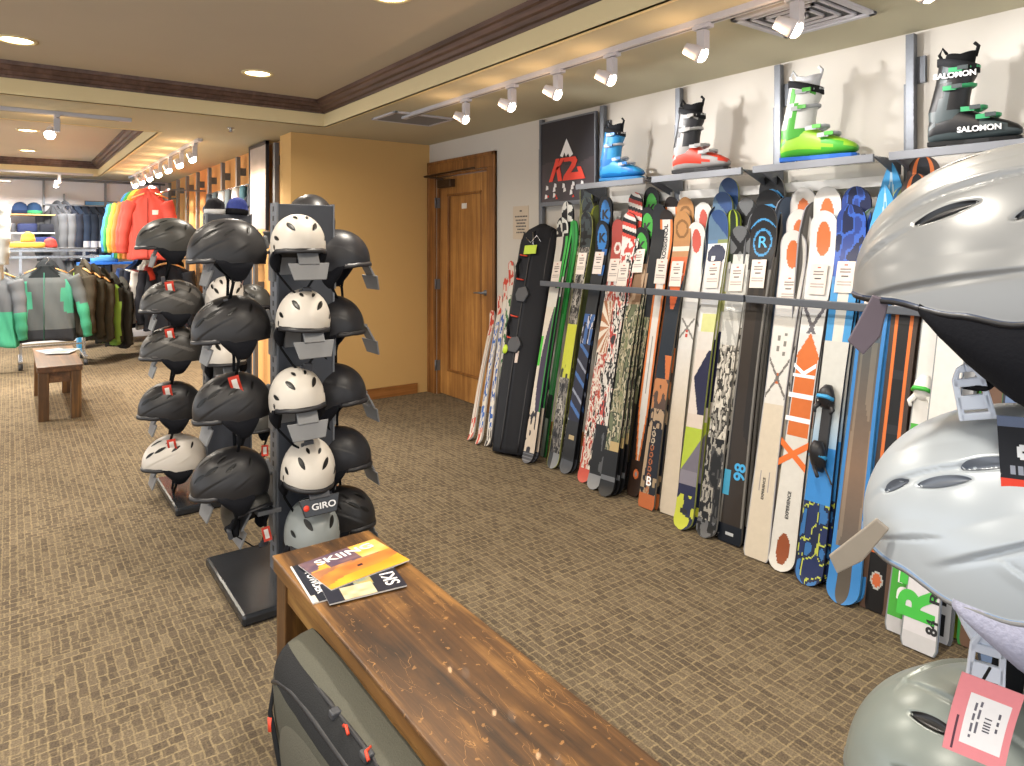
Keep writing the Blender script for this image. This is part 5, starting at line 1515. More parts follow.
for (zc) in (.84, .73, .565, .47):
    q = MB(); q.tube([(-.12, -.058, Lb * (zc + .008)), (-.09, -.09, Lb * zc), (-.04, -.082, Lb * (zc - .004))], .010, 8, flat=.5); q.build('red_handle', M['red'], e)
q = MB(); q.tube([(-.12, -.06, Lb * .83), (-.10, -.11, Lb * .785), (-.11, -.06, Lb * .74)], .012, 8, flat=.4); q.build('carry_strap', M['strap'], e)
q = MB(); q.tube([(-.12, -.06, Lb * .565), (-.10, -.11, Lb * .52), (-.11, -.06, Lb * .475)], .012, 8, flat=.4); q.build('carry_strap', M['strap'], e)
q = MB(); q.box(-.075, .035, -.086, -.081, Lb * .845, Lb * .885); q.build('yellow_tag', M['lime'], e)
q = MB(); q.lathe([(.001, 0), (.022, .0), (.022, .004), (.001, .004)], 16, Matrix.Translation((-.11, -.078, Lb * .42)) @ Matrix.Rotation(pi / 2, 4, 'X') @ Matrix.Diagonal((1, 1.5, 1, 1))); q.build('green_tag', M['lime'], e)
q = MB(); q.box(-.012, .014, -.078, -.074, Lb * .365, Lb * .415, '#d9c9c0'); q.build('care_label', M['paper'], e)
# ------------------------------------------------------------------ front bench
def bench(name, label, x0, x1, y0, y1, h, th, leg, mats, cat='bench', stretcher=True):
    e = empty(name, ((x0 + x1) / 2, (y0 + y1) / 2, 0)); tag(e, label, cat)
    w, l = (x1 - x0) / 2, (y1 - y0) / 2
    q = MB(); q.box(-w, w, -l, l, h - .012, h); q.build('seat_board', M[mats[0]], e, .004)
    q = MB(); q.box(-w + .004, w - .004, -l + .004, l - .004, h - th, h - .012); q.build('seat_edge', M[mats[1]], e, .003)
    q = MB(); a = .012
    for s in (-1, 1): q.box(*sorted((s * (w - .02), s * (w - .045))), -l + leg, l - leg, h - th - .07, h - th)
    q.build('apron', M[mats[1]], e, .002)
    for sx in (-1, 1):
        for sy in (-1, 1):
            q = MB(); q.box(*sorted((sx * (w - .012), sx * (w - .012 - leg))), *sorted((sy * (l - .012), sy * (l - .012 - leg))), 0, h - th); q.build('leg', M[mats[2]], e, .004)
    for sy in (-1, 1):
        q = MB(); yy = sy * (l - .012 - leg / 2); q.box(-w + .012 + leg, w - .012 - leg, yy - .012, yy + .012, h - th - .09, h - th); q.build('end_rail', M[mats[1]], e, .002)
    return e
bn = bench('wooden_bench', 'long scratched dark wooden bench in the foreground with magazines on it', .682, 1.02, .30, 2.245, .46, .05, .085, ('bench', 'bench_edge', 'bench_leg'))
for (y, z) in ((.86, 0), (.92, 0), (.80, 0)):
    pass
q = MB()
for (x, y) in ((.26, -.43), (.22, -.40), (.245, -.36), (.285, -.39)):
    q.cyl((x - .12, y, .4605), (x - .12, y, .4601), .005, n=10)
q.build('bolt_holes', M['black'], bn)

def magazine(label, corners, z, th, colf, letters=()):
    """corners: four pixels clockwise from the far left, seen on the bench top"""
    P = [fl(px, py, z) for px, py in corners]
    o = P[0]; ux = (P[1] - P[0]); L_ = ux.length; ux.normalize(); uy = Vector((0, 0, 1)).cross(ux); W_ = abs((P[3] - P[0]).dot(uy))
    e = empty('magazine', mat=frame(o - uy * W_, ux, uy, Vector((0, 0, 1)))); tag(e, label, 'magazine', 'magazines on the bench')
    q = MB(); NX, NY = 46, 36; vs, fs, cs = [], [], []
    for i in range(NY + 1):
        for j in range(NX + 1): vs.append((L_ * j / NX, W_ * i / NY, th + .0015 * sin(j / NX * pi)))
    for i in range(NY):
        for j in range(NX):
            fs.append((i * (NX + 1) + j, i * (NX + 1) + j + 1, (i + 1) * (NX + 1) + j + 1, (i + 1) * (NX + 1) + j)); cs.append(colf((j + .5) / NX, (i + .5) / NY))
    q.add(vs, fs, cs); q.build('cover', M['print'], e)
    q = MB(); q.box(0.001, L_ - .001, 0.001, W_ - .001, 0, th - .0003, '#dcdad6'); q.build('pages', M['paper'], e)
    for (tx, sz, u, v, rot, mat, sx) in letters:
        text(tx, sz, M[mat], e, Matrix.Translation((L_ * u, W_ * v, th + .0022)) @ Matrix.Rotation(rot, 4, 'Z'), .0002, sx=sx, bold=.0008)
    return e
def cov_orange(u, v):
    q = vnoise(u * 5 + 2, v * 5); s_ = v - .30 - .25 * u
    if v > .62 - .1 * u and u < .62: return mixc('#5b4a63', '#8f6f70', vnoise(u * 9, v * 14)) if q > .25 else '#e8b04a'
    if u > .62 and v > .55: return mixc('#f6e3b0', '#f2b23c', vnoise(u * 4, v * 7))
    if (u - .52) ** 2 + (v - .36) ** 2 < .0012: return '#3a2a33'
    if abs(s_ + .06 - .05 * sin(u * 6)) < .14: return mixc('#c9713f', '#e89a45', q)
    if s_ < -.12: return mixc('#f5bd3e', '#e89a30', q)
    return mixc('#9d6b54', '#d69458', vnoise(u * 12, v * 6))
def cov_dark(u, v):
    if u < .02: return '#e2e2e2'
    if v < .2 and vnoise(u * 22, v * 8) > .75: return '#d6d2c8'
    if .3 < u < .75 and v > .15: return mixc('#c9b08a', '#6b7fa5', vnoise(u * 7, v * 7))
    return '#262a36'
def cov_dark2(u, v):
    if v > .85: return '#dcdcdc'
    if .2 < u < .6 and v < .5: return mixc('#c9b58c', '#e8dcc0', vnoise(u * 9, v * 9))
    if .4 < u < .62 and v > .4: return mixc('#5d93c9', '#e3b23c', vnoise(u * 8, v * 8))
    return '#2b2d3a'
zb = .4605
magazine('dark ski magazine at the bottom of the pile, sticking out to the front left', ((290, 568), (372, 548), (405, 580), (312, 605)), zb, .004, cov_dark, (('POWDER', .034, .14, .45, -pi / 2, 'whiteprint', 1.0),))
magazine('dark magazine in the middle of the pile, sticking out to the right', ((318, 583), (392, 566), (405, 596), (328, 606)), zb + .0045, .004, cov_dark2, (('SKI', .060, .86, .42, pi / 2, 'whiteprint', 1.0),))
magazine('orange covered ski magazine lying on top of the pile', ((298, 566), (374, 540), (413, 559), (334, 590)), zb + .009, .004, cov_orange, (('SKIING', .05, .52, .82, 0, 'whiteprint', 1.3),))

# ------------------------------------------------------------------ duffel bag under the bench
e = empty('duffel_bag', (.785, 1.53, 0.002), rad(2)); tag(e, 'grey and black travel bag lying under the long bench', 'bag')
rings = []
N = 40; A_, Lh = .205, .44
for i in range(25):
    t = i / 24; y = -Lh + 2 * Lh * t; q_ = abs(2 * t - 1)
    k = max(.02, 1 - q_ ** 5) ** .5
    hh = .185 * (.80 + .2 * k); ww = A_ * (.72 + .28 * k)
    if i in (0, 24): hh *= .8; ww *= .75
    rings.append([Vector((ww * sgn(cos(a)) * abs(cos(a)) ** .62 - .012 * sin(a), y, .19 + hh * sgn(sin(a)) * abs(sin(a)) ** .62 + .006 * vnoise(i * .7, a * 3))) for a in [2 * pi * k2 / N for k2 in range(N)]])
def bagc(p, i, j):
    if p[2] > .30 and -.15 < p[0] < -.055: return '#5f5e53'
    if p[2] > .33 and .02 < p[0] < .09: return '#2d302c'
    if p[0] < -.15 and p[2] < .28: return '#58574d'
    return '#2a2b2d' if p[2] > .15 else '#37383a'
q = MB(); q.loft(rings, colf=bagc); q.build('bag_body', M['fabric'], e)
# bulging side pocket towards the aisle
rings = []
for i in range(17):
    t = i / 16; y = -.30 + .62 * t; k = max(.03, 1 - abs(2 * t - 1) ** 3.2) ** .5
    rings.append([Vector((-.195 - .055 * k * max(0, cos(a)) + .02, y, .155 + .125 * k * sin(a))) for a in [-pi / 2 + pi * k2 / 14 for k2 in range(15)]] + [Vector((-.16, y, .155 + .125 * k)), Vector((-.16, y, .155 - .125 * k))])
q = MB(); q.loft(rings, '#5a584e'); q.build('side_pocket', M['fabric'], e)
q = MB(); q.tube([(-.19, -.31 + .64 * t, .155 + .13 * max(0.03, 1 - abs(2 * t - 1) ** 3.2) ** .5 + .004) for t in [k / 24 for k in range(25)]], .008, 8); q.build('pocket_zip', M['black'], e)
for (x0, z0, r_) in ((-.155, .352, .007), (-.188, .315, .008), (-.052, .377, .006)):
    q = MB(); q.tube([(x0, -.38 + .76 * k / 16, z0 - .05 * abs(k / 8 - 1) ** 4) for k in range(17)], r_, 8, flat=.8); q.build('zip', M['black'], e)
for k in range(2):
    q = MB(); q.tube([(-.165 + .02 * k, -.02 - .1 * k, .355), (-.168, -.04 - .1 * k, .366), (-.172, -.06 - .1 * k, .36)], .004, 6); q.build('zip_pull', M['red'], e)
q = MB(); q.box(-.175, -.15, -.15, -.12, .345, .362); q.build('strap_buckle', M['dark'], e, .004)
q = MB(); q.box(-.175, -.15, .02, .045, .345, .362); q.build('strap_buckle', M['dark'], e, .004)
q = MB(); q.tube([(-.13, .40, .30), (-.165, .425, .26), (-.205, .36, .20), (-.215, .2, .05), (-.22, .0, .015), (-.22, -.2, .012)], .012, 8, flat=.35); q.build('shoulder_strap', M['strap'], e)
q = MB(); q.tube([(-.207, .352, .19), (-.210, .34, .16)], .013, 8, flat=.5); q.build('red_strap_end', M['red'], e)
rings = []
for i in range(9):
    t = i / 8; rings.append([Vector((-.10 + .085 * cos(a), -.44 + .16 * t, .34 + .045 * max(.1, sin(pi * min(1, .2 + t * .8))) ** .5 * sin(a))) for a in [2 * pi * k2 / 20 for k2 in range(20)]])
q = MB(); q.loft(rings, '#55554c'); q.build('end_pocket', M['fabric'], e)

# small bench far off
b2 = bench('wooden_bench', 'small dark wooden bench in the far aisle before the clothes rack', .175, .50, 6.80, 8.1, .45, .05, .075, ('bench_far', 'bench_far', 'bench_leg'))
q = MB(); N = 10
for k, (x, y, r) in enumerate(((.33, 7.75, .3), (.40, 7.62, -.4))):
    o = MB(); o.box(-.10, .10, -.14, .14, 0, .006, '#c9d3da'); o.box(-.08, .08, .02, .10, .006, .0068, '#5f86a8'); o.box(-.08, .05, -.1, -.02, .006, .0068, '#a9a08c')
    ob = o.build('magazine', M['print']); ob.matrix_world = Matrix.Translation((x, y, .4515 + .0075 * k)) @ Matrix.Rotation(r, 4, 'Z'); tag(ob, ('pale magazine lying flat at the far end of the small bench', 'pale magazine overlapping the other one on the small bench')[k], 'magazine', 'magazines on the small bench')
# ------------------------------------------------------------------ clothes
def jacket(name, label, loc, rz, body, accent=None, w=.50, h=.72, d=.17, colf=None, group=None, hood=True, sleeve=.62, spread=.10, cat='jacket', letters=None):
    """hangs from its collar at local z=0, front towards -Y"""
    e = empty(name, loc, rz); tag(e, label, cat, group)
    col = colf or (lambda p, part: body)
    rings = []
    secs = [(-h, .98, .90), (-h + .03, 1.0, 1.0), (-h * .8, .95, 1.0), (-h * .55, .90, 1.0), (-h * .35, .93, 1.05), (-h * .2, .96, 1.0), (-h * .11, .86, .8), (-.04, .52, .62), (.0, .27, .5), (.03, .24, .5)]
    zs_ = [-h + (h + .03) * k / 44 for k in range(45)]; ks = []
    for z in zs_:
        for (a_, b_) in zip(secs, secs[1:]):
            if a_[0] - 1e-6 <= z <= b_[0] + 1e-6:
                u = (z - a_[0]) / (b_[0] - a_[0]); ks.append((z, a_[1] + (b_[1] - a_[1]) * u, a_[2] + (b_[2] - a_[2]) * u)); break
    secs = ks
    for (z, kw, kd) in secs:
        rings.append([Vector((w / 2 * kw * sgn(cos(a)) * abs(cos(a)) ** .8 * (1 + .02 * sin(5 * a + z * 9)), d / 2 * kd * sgn(sin(a)) * abs(sin(a)) ** .8 + .012 * sin(9 * a + z * 14), z + .012 * sin(3 * a) * (z < -h + .05))) for a in [2 * pi * k / 36 for k in range(36)]])
    q = MB(); q.loft(rings, colf=lambda p, i, j: col(p, 'body')); q.build('body', M['fabric'], e)
    for s in (-1, 1):
        q = MB(); pts, rr = [], []
        for k in range(25):
            t = k / 24; pts.append((s * (w * .43 + spread * t ** .8 + .02 * sin(pi * t)), -.02 - .02 * sin(pi * t) + .01 * sin(7 * t), -.10 - sleeve * t)); rr.append(.078 - .030 * t + .004 * sin(t * 25))
        q.tube(pts, rr, 14); q.c = [hx(col((sum(q.v[i][0] for i in f) / len(f), sum(q.v[i][1] for i in f) / len(f), sum(q.v[i][2] for i in f) / len(f)), 'sleeve')) for f in q.f]
        q.build('sleeve', M['fabric'], e)
    if hood:
        rings = []
        for k in range(9):
            t = k / 8; a0 = .3 + 2.5 * t
            rings.append([Vector(((.11 + .02 * sin(pi * t)) * cos(b), .03 + .07 * (1 - t) * sin(b) + .02, .05 * sin(b) - .03 + .09 * t - .05 * cos(b) ** 2)) for b in [2 * pi * m_ / 20 for m_ in range(20)]])
        q = MB(); q.loft(rings, col((0, 0, 0), 'hood')); q.build('hood', M['fabric'], e)
    q = MB(); q.tube([(0, -d / 2 - .004, -.05), (.0, -d / 2 - .012, -h * .5), (0, -d / 2 - .006, -h + .02)], .004, 6, accent or '#222'); q.build('zip', M['fabric'], e)
    return e
def hanger(loc, rz, label, w=.42, mat='hanger', group='wooden hangers'):
    e = empty('clothes_hanger', loc, rz); tag(e, label, 'hanger', group)
    q = MB(); q.tube([(-w / 2, 0, -.07), (-w * .25, 0, -.025), (0, 0, 0), (w * .25, 0, -.025), (w / 2, 0, -.07)], [.010, .014, .016, .014, .010], 8, flat=.8); q.build('arms', M[mat], e)
    q = MB(); q.tube([(0, 0, .0), (0, 0, .05), (.02, 0, .07), (.03, 0, .095), (.01, 0, .115), (-.015, 0, .10)], .003, 6); q.build('hook', M['chrome'], e)
    return e
ALW = -YAW
def gre(p, part):
    x, y, z = p
    if part == 'sleeve':
        return '#3fb28a' if (-.62 < z < -.40 and x > 0) or (z < -.52) else ('#4fb392' if x < 0 and z > -.45 and z < -.2 else '#6a7275')
    if part == 'hood': return '#2c3136'
    if z > -.10 and abs(x) < .14: return '#22282c'
    if x < -.10 - abs(z + .38) * .35 and -.66 < z < -.14: return '#49b494'
    if x > .15 + abs(z + .32) * .3 and -.52 < z < -.12: return '#49b494'
    if abs(x - .01) < .018 and -.36 < z < -.16: return '#6cc9b4'
    if z < -.70: return '#3a3d44'
    return '#6f7679' if x > -.02 else '#63696d'
# four way stand with jackets
q0 = fl(20, 364); st = empty('garment_stand', (.42, 10.0, 0)); tag(st, 'chrome four way clothes stand behind the small bench', 'clothes stand')
for s in (-1, 1):
    m = MB(); m.box(s * .32 - .015, s * .32 + .015, -.015, .015, .10, 1.38); m.build('upright', M['chrome'], st)
    m = MB(); m.box(s * .32 - .02, s * .32 + .02, -.32, .32, .075, .105); m.build('foot', M['chrome'], st, .004)
    for sy in (-1, 1):
        m = MB(); m.cyl((s * .32 - .02, sy * .30, .038), (s * .32 + .02, sy * .30, .038), .038, n=16); m.box(s * .32 - .006, s * .32 + .006, sy * .30 - .012, sy * .30 + .012, .04, .08); m.build('castor', M['dark'], st)
for z in (1.38, 1.30):
    m = MB(); m.box(-.45, .45, -.02, .02, z - .018, z + .018); m.build('cross_bar', M['chrome'], st, .003)
m = MB(); m.box(-.34, .34, -.012, .012, .22, .24); m.build('lower_bar', M['chrome'], st)
for s in (-1, 1):
    m = MB(); m.box(s * .43 - .012, s * .43 + .012, -.5, .5, 1.30, 1.325); m.build('side_arm', M['chrome'], st, .003)
m = MB(); m.box(-.46, .46, -.18, .18, 1.40, 1.412); m.build('top_shelf', M['steel'], st, .003)
J = 'jackets on the four way stand'
jp = onY(46, 268, 9.55)
hanger((jp.x, 9.55, jp.z + .01), rad(-12), 'wooden hanger of the grey and green jacket facing the aisle')
jacket('hanging_jacket', 'grey ski jacket with green side panels facing the aisle', (jp.x, 9.55, jp.z), rad(-12), '#6f7679', '#3a8f78', .60, .84, .2, gre, J, sleeve=.70, spread=.16)
jp = onY(-6, 272, 9.6)
hanger((jp.x, 9.6, jp.z + .01), rad(-25), 'wooden hanger at the left edge of the photo')
jacket('hanging_jacket', 'grey and green jacket cut by the left edge of the photo', (jp.x, 9.6, jp.z), rad(-25), '#7a7f86', '#3a8f78', .50, .84, .18, lambda p, part: '#42b58e' if (p[2] < -.45 and p[0] > -.1) else '#747980', J, sleeve=.66, spread=.08)
for k in range(5):
    jp = onY(80 + 9.5 * k, 268 + 4.2 * k, 9.7 + .12 * k)
    cols = ('#4a4438', '#3c3a30', '#49463a', '#2d2c26', '#3a3934')
    cf = (lambda c, kk: (lambda p, part: '#86b23a' if ((kk == 3 and p[0] > .12 and part == 'body') or (part == 'sleeve' and kk == 3 and p[0] > 0 and p[1] < -.04)) else c))(cols[k], k)
    if k < 3: hanger((jp.x, jp.y, jp.z + .01), rad(-60), 'wooden hanger of the ' + ('first', 'second', 'third')[k] + ' dark brown jacket right of the green one', .40)
    jacket('hanging_jacket', ('olive brown jacket', 'dark brown jacket', 'brown jacket', 'black brown jacket with lime green edge', 'charcoal jacket')[k] + ' in the row right of the green one, ' + ('first', 'second', 'third', 'fourth', 'fifth')[k], (jp.x, jp.y, jp.z - .0), rad(-62), cols[k], '#86b23a', .44, .80, .14, cf, J, sleeve=.66, spread=.06)
# folded things on the stand
def folded(label, c, loc, sx, sy, h, rz=0, cat='folded clothes', grp='folded clothes on the stand'):
    m = MB(); rings = []
    for (z, k) in ((0, .94), (h * .15, 1), (h * .5, 1.0), (h * .85, .99), (h, .90)):
        rings.append([Vector((p.x, p.y, z + (.012 * vnoise(p.x * 12, p.y * 12) if z > h * .8 else 0))) for p in superring(0, 0, z, sx / 2 * k, sy / 2 * k, 4, 28)])
    m.loft(rings, c); o = m.build('folded_clothes', M['fabric']); o.location = loc; o.rotation_euler = (0, 0, rz); return tag(o, label, cat, grp)
zt = 1.413
pp = onY(30, 240, 10.0)
folded('folded yellow top on the clothes stand', '#e3b32c', (pp.x - .05, 9.95, zt), .40, .26, .06)
knit_hat('knit_hat', '#e6b52e', '#e0a024', (pp.x - .02, 9.95, zt + .072), .3, 'yellow knit hat lying on the folded yellow top', .7)
knit_hat('knit_hat', '#cf3c34', '#b83028', (pp.x + .20, 9.98, zt), .3, 'red knit hat beside the yellow one on the clothes stand', .7)
pp = onY(42, 232, 11.2)
shf = empty('wall_shelf', (pp.x - .1, 11.98, 0)); tag(shf, 'wall shelf with folded clothes behind the clothes stand', 'shelf')
for z in (1.36, 1.62, 1.88):
    m = MB(); m.box(-.75, .42, -.18, .18, z - .02, z); m.build('shelf_board', M['hanger'] if z > 1.8 else M['white'], shf, .003)
for s in (-.72, .40):
    m = MB(); m.box(s - .012, s + .012, .15, .19, .4, 2.2); m.build('standard', M['steel'], shf)
for k, (x, c, n_) in enumerate(((-.30, '#5c6069', 'grey'), (-.05, '#2f3a66', 'navy'), (.2, '#303440', 'charcoal'))):
    folded('folded ' + n_ + ' clothes on the wall shelf behind the stand', c, (shf.location.x + x, 11.95, 1.621), .24, .28, .12, 0, 'folded clothes', 'folded clothes on the wall shelf')
folded('thick navy blue sweater pile on the wall shelf', '#2d3a74', (shf.location.x + .12, 11.93, 1.361), .46, .30, .19, 0, 'folded clothes', 'folded clothes on the wall shelf')
for k, (px, c1, c2) in enumerate(((20, '#24406e', '#1b2c4c'), (34, '#1f3f66', '#2fa06a'))):
    pq = onY(px, 205, 11.95)
    knit_hat('knit_hat', c1, c2, (pq.x, 11.95, 1.881), .2, ('navy blue hat on the upper wall shelf', 'navy hat with a green badge on the upper wall shelf')[k], 1.0)
# dark clothes on the far wall rail
rail = empty('wall_rail', (1.0, 11.9, 0)); tag(rail, 'hanging rail along the far wall', 'rail')
m = MB(); m.cyl((-.60, 0, 2.02), (.95, 0, 2.02), .014, n=12); m.build('bar', M['steel'], rail)
for x in (-.60, .18, .93):
    m = MB(); m.box(x - .012, x + .012, -.01, .28, 2.01, 2.03); m.box(x - .015, x + .015, .25, .28, .3, 2.42); m.build('support', M['steel'], rail)
m = MB(); m.box(-2.2, 1.0, .20, .24, 2.385, 2.42); m.build('top_bar', M['rail'], rail)
dk = [('#4f5258', 'grey jacket'), ('#5a5d63', 'light grey jacket'), ('#2b3140', 'navy jacket'), ('#26344a', 'dark blue jacket with small white label'), ('#222c3c', 'midnight blue jacket'), ('#27303e', 'slate navy jacket'), ('#232a38', 'blackish blue jacket')]
for k, (c, n_) in enumerate(dk):
    pj = onY(54 + 7.6 * k, 204, 11.88)
    cf = (lambda c, kk: (lambda p, part: '#c9ccd2' if (part == 'body' and kk == 3 and abs(p[2] + .14) < .03 and abs(p[0]) < .05) or (part == 'sleeve' and kk > 2 and abs(p[2] + .52) < .04) else (mixc(c, '#9aa0a8', .35) if part == 'sleeve' and kk < 2 else c)))(c, k)
    jacket('hanging_jacket', n_ + ' on the far wall rail, ' + ('first', 'second', 'third', 'fourth', 'fifth', 'sixth', 'seventh')[k] + ' from the left', (pj.x, 11.88, 1.98), rad(-48), c, '#15171c', .42, .98, .11, cf, 'dark jackets on the far wall rail', hood=k < 2, sleeve=.66, spread=.03)
# bright picture on the far wall
pj = onY(113, 218, 12.15)
e = empty('wall_poster', (pj.x, YB - .02, 1.32)); tag(e, 'bright blue ski poster on the far wall beside the coloured jackets', 'poster')
m = MB(); N = 34; vs, fs, cs = [], [], []
for i in range(N + 1):
    for j in range(N + 1): vs.append((-.36 + .72 * j / N, 0, .78 * i / N))
for i in range(N):
    for j in range(N):
        u, v = j / N, i / N; fs.append((i * (N + 1) + j, i * (N + 1) + j + 1, (i + 1) * (N + 1) + j + 1, (i + 1) * (N + 1) + j))
        if v < .42: cs.append('#1f2330' if not (.18 < v < .22 or .3 < v < .33) or u > .6 else '#d2405c')
        else:
            g = ((u - .4) ** 2 + (v - .75) ** 2) ** .5; cs.append(mixc('#ffffff' if abs(u - .38 - (v - .7) * .5) < .05 else '#9be0ff', '#1f8fe6', min(1, g * 2.3)))
m.add(vs, fs, cs, smooth=False); m.box(-.37, .37, .002, .018, -.01, .79, '#30343c'); m.build('poster_sheet', M['print'], e)
# coloured jackets on the amber wall, upper rail
rk = empty('wall_rail', (1.62, 10.2, 0)); tag(rk, 'upper hanging rail on the amber wall holding the bright jackets', 'rail')
m = MB(); m.cyl((0, -.75, 2.14), (0, 1.2, 2.14), .014, n=12); m.build('bar', M['steel'], rk)
for y in (-.72, 1.1):
    m = MB(); m.box(-.012, .42, y - .012, y + .012, 2.13, 2.15); m.build('support', M['steel'], rk)
bright = [('#d8402f', 'red ski jacket at the front of the bright row', 150, 8.9 + .55), ('#e2503c', 'red orange ski jacket second in the bright row', 146, 9.75), ('#e8862c', 'orange ski jacket in the bright row', 141, 9.98), ('#efc52e', 'yellow ski jacket in the bright row', 136, 10.2), ('#3fa354', 'green ski jacket at the back of the bright row', 132, 10.45), ('#2f8fd8', 'light blue ski jacket behind the green one', 129, 10.7)]
for c, lb, px, y in bright[::-1]:
    pj = onY(px, 200, y)
    cf = (lambda c: (lambda p, part: c if part != 'body' or not (abs(p[2] + .22) < .025 and .04 < p[0] < .12) else '#f3e6e0'))(c)
    jacket('hanging_jacket', lb, (pj.x, y, 2.07), rad(-26), c, mixc(c, '#000000', .3), .44, .80, .16, cf, 'bright jackets on the upper rail', sleeve=.62, spread=.10)
hanger((onY(150, 200, 9.45).x, 9.45, 2.09), rad(-26), 'pale wooden hanger of the red jacket')
# blue laminate shelf and the lower rail
m = MB(); pb = onY(112, 262, 11.3); m.box(-.42, .62, -.2, .2, 0, .03); o = m.build('blue_shelf', solid('blue_laminate', '#2f6fd0', .4), None, .003); o.location = (pb.x, 11.3, pb.z - .03); tag(o, 'blue shelf under the bright jackets', 'shelf')
for x_ in (-.42, .56):
    m = MB(); m.box(x_, x_ + .04, -.18, .18, -pb.z + .03, 0); m.build('shelf_leg', M['blueprint'], o)
folded('bright blue folded top on the blue shelf', '#3a9be8', (pb.x - .1, 11.25, pb.z + .001), .34, .26, .09, 0, 'folded clothes', 'folded clothes on the blue shelf')
rk = empty('wall_rail', (1.6, 10.2, 0)); tag(rk, 'lower hanging rail on the amber wall holding the dark striped jackets', 'rail')
m = MB(); m.cyl((0, -.75, 1.27), (0, 1.2, 1.27), .014, n=12); m.build('bar', M['steel'], rk)
for y in (-.72, 1.1):
    m = MB(); m.box(-.012, .44, y - .012, y + .012, 1.26, 1.28); m.build('support', M['steel'], rk)
low = [('#23252c', 'black jacket at the front of the lower row', None, 172, 9.6), ('#2a2b33', 'black jacket second in the lower row', None, 163, 9.8), ('#c23f2e', 'red and white striped jacket in the lower row', '#e6e2dc', 155, 10.05), ('#e0dcd6', 'white and navy jacket in the lower row', '#232838', 148, 10.3), ('#1e2230', 'navy jacket at the back of the lower row', None, 143, 10.55), ('#2a4a8a', 'blue jacket at the end of the lower row', None, 139, 10.8)]
for c, lb, c2, px, y in low[::-1]:
    pj = onY(px, 262, y)
    cf = (lambda c, c2: (lambda p, part: c2 if c2 and (part == 'sleeve' and p[1] < -.03 or part == 'body' and p[0] < -.12) else c))(c, c2)
    jacket('hanging_jacket', lb, (pj.x, y, 1.20), rad(-38), c, '#101010', .50, .86, .15, cf, 'jackets on the lower rail', sleeve=.68, spread=.06)
hanger((onY(168, 262, 9.55).x, 9.55, 1.22), rad(-38), 'wooden hanger at the front of the lower row')
# white jacket at the left edge
pj = onY(-19, 196, 8.9)
jacket('hanging_jacket', 'white and mint jacket cut off at the left edge of the photo', (pj.x, 8.9, pj.z), rad(-20), '#dfe6e6', '#7fd0b8', .40, .86, .16, None, 'white jacket', sleeve=.6, spread=.03)
m = MB(); m.cyl((-.3, 0, 0), (.3, 0, 0), .012, n=10); m.box(-.29, -.26, -.015, .015, -2.1, .0); m.box(-.45, -.1, -.25, .25, -2.11, -2.08)
o = m.build('garment_rail', M['chrome']); o.location = (pj.x - .05, 8.9, pj.z + .02); o.location.z = 2.112; tag(o, 'chrome rail at the left edge holding the white jacket', 'clothes stand')

# posts of the amber wall, silver panel, accessories
names = 'first second third fourth fifth sixth seventh eighth ninth'.split()
for i in range(9):
    y = 6.42 + .655 * i; e = empty('wall_post', (XL + .09, y, 0)); tag(e, 'grey steel post on the amber wall, ' + names[i] + ' from the ochre corner', 'post', 'steel posts on the amber wall')
    m = MB(); m.box(-.10, -.06, -.03, .03, 0.02, 2.40); m.build('upright', M['steel'], e, .003)
    m = MB(); m.box(-.06, 0, -.022, .022, 2.20, 2.28); m.build('wall_mount', M['rail'], e)
    m = MB(); m.box(-.06, 0, -.022, .022, 1.0, 1.08); m.build('wall_mount', M['rail'], e)
e = empty('display_panel', (XL - .03, 6.82, 1.60)); tag(e, 'silvery white display panel hanging at the amber wall corner', 'panel')
m = MB(); m.box(-.012, .006, -.27, .27, 0, .80); m.build('panel_sheet', solid('silver_panel', '#b7b2b4', .25, .3, .25, 4), e, .003)
m = MB(); m.box(-.018, .012, -.285, -.27, -.015, .83); m.box(-.018, .012, .27, .285, -.015, .83); m.box(-.018, .012, -.285, .285, .80, .83); m.build('frame', M['black'], e)
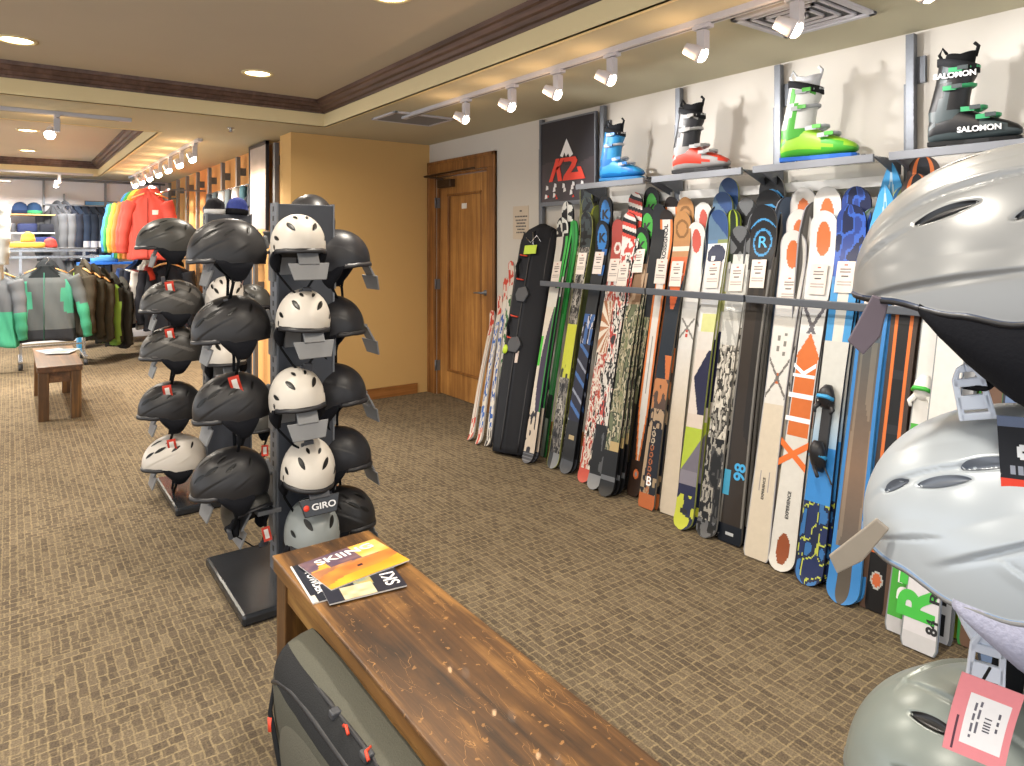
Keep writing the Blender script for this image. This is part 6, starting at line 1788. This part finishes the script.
# small goods hanging on hooks between the posts
items = [('glove', '#2c333f', 'dark blue glove pair'), ('glove', '#3d4a52', 'grey glove pair'), ('glove', '#c9ced6', 'pale grey glove pair'), ('glove', '#59646c', 'slate glove pair'), ('glove', '#d9dbe0', 'white glove pair'), ('glove', '#27505e', 'teal glove pair')]
def glove(label, c, loc, rz, s=1.0):
    e = empty('hanging_glove', loc, rz); e.scale = (s, s, s); tag(e, label, 'glove', 'gloves hanging on the amber wall')
    m = MB(); m.loft([superring(0, 0, z, a, b, 2.4, 20) for z, a, b in ((0, .045, .022), (-.06, .050, .026), (-.12, .048, .026), (-.17, .056, .028), (-.20, .058, .026))], c); m.build('palm', M['fabric'], e)
    for k, (x, l) in enumerate(((-.042, .07), (-.014, .09), (.014, .085), (.042, .065))):
        m = MB(); m.tube([(x, 0, -.19), (x * 1.1, -.01, -.19 - l * .6), (x * 1.1, -.02, -.19 - l)], [.016, .015, .009], 10, c); m.build('finger', M['fabric'], e)
    m = MB(); m.tube([(-.05, 0, -.11), (-.085, -.01, -.15), (-.095, -.01, -.19)], [.018, .017, .010], 10, c); m.build('thumb', M['fabric'], e)
    return e
for k in range(14):
    px = 196 + (k % 7) * 6.2; row = k // 7; y = 8.9 - (k % 7) * .3
    c = items[k % 6]
    glove(c[2] + ', ' + ('upper' if not row else 'lower') + ' row, ' + names[k % 7] + ' from the far end', c[1], (XL - .02, y, 2.06 - .33 * row), rad(-70), 1.15)
for row in range(2):
    m = MB(); m.cyl((0, -1.05, 0), (0, 1.05, 0), .008, n=8); m.box(0, .09, -1.0, -.98, -.008, .008); m.box(0, .09, .98, 1.0, -.008, .008)
    o = m.build('glove_rail', M['chrome']); o.location = (XL - .02, 8.0, 2.068 - .33 * row); tag(o, ('upper', 'lower')[row] + ' thin chrome rail on the amber wall for the gloves', 'rail', 'glove rails')
for k in range(3):
    e = empty('wire_basket', (XL - .05, 7.35 + k * .7, 1.38)); tag(e, 'wire shelf with small boxes on the amber wall, ' + names[k] + ' from the ochre corner', 'basket', 'wire baskets on the amber wall')
    m = MB()
    for z in (0, .12): m.tube([(-.1, -.28, z), (-.1, .28, z), (.05, .28, z), (.05, -.28, z), (-.1, -.28, z)], .004, 6)
    for j in range(9): m.tube([(-.1, -.28 + .07 * j, .12), (-.1, -.28 + .07 * j, 0), (.05, -.28 + .07 * j, 0)], .0025, 5)
    m.build('wire_frame', M['chrome'], e)
    for j in range(4):
        b = MB(); b.box(-.07, .03, -.05, .05, 0, .11, ('#c98a4a', '#8f5a3c', '#d9b26a', '#6b6f78')[(j + k) % 4]); b.box(-.0715, -.07, -.03, .03, .03, .08, '#e6dccb')
        ob = b.build('small_box', M['paper'], None, .003); ob.location = (XL - .05, 7.35 + k * .7 - .20 + .13 * j, 1.387); tag(ob, ('tan', 'brown', 'yellow', 'grey')[(j + k) % 4] + ' small box in the ' + names[k] + ' wire basket from the ochre corner', 'box', 'small boxes in the wire baskets')
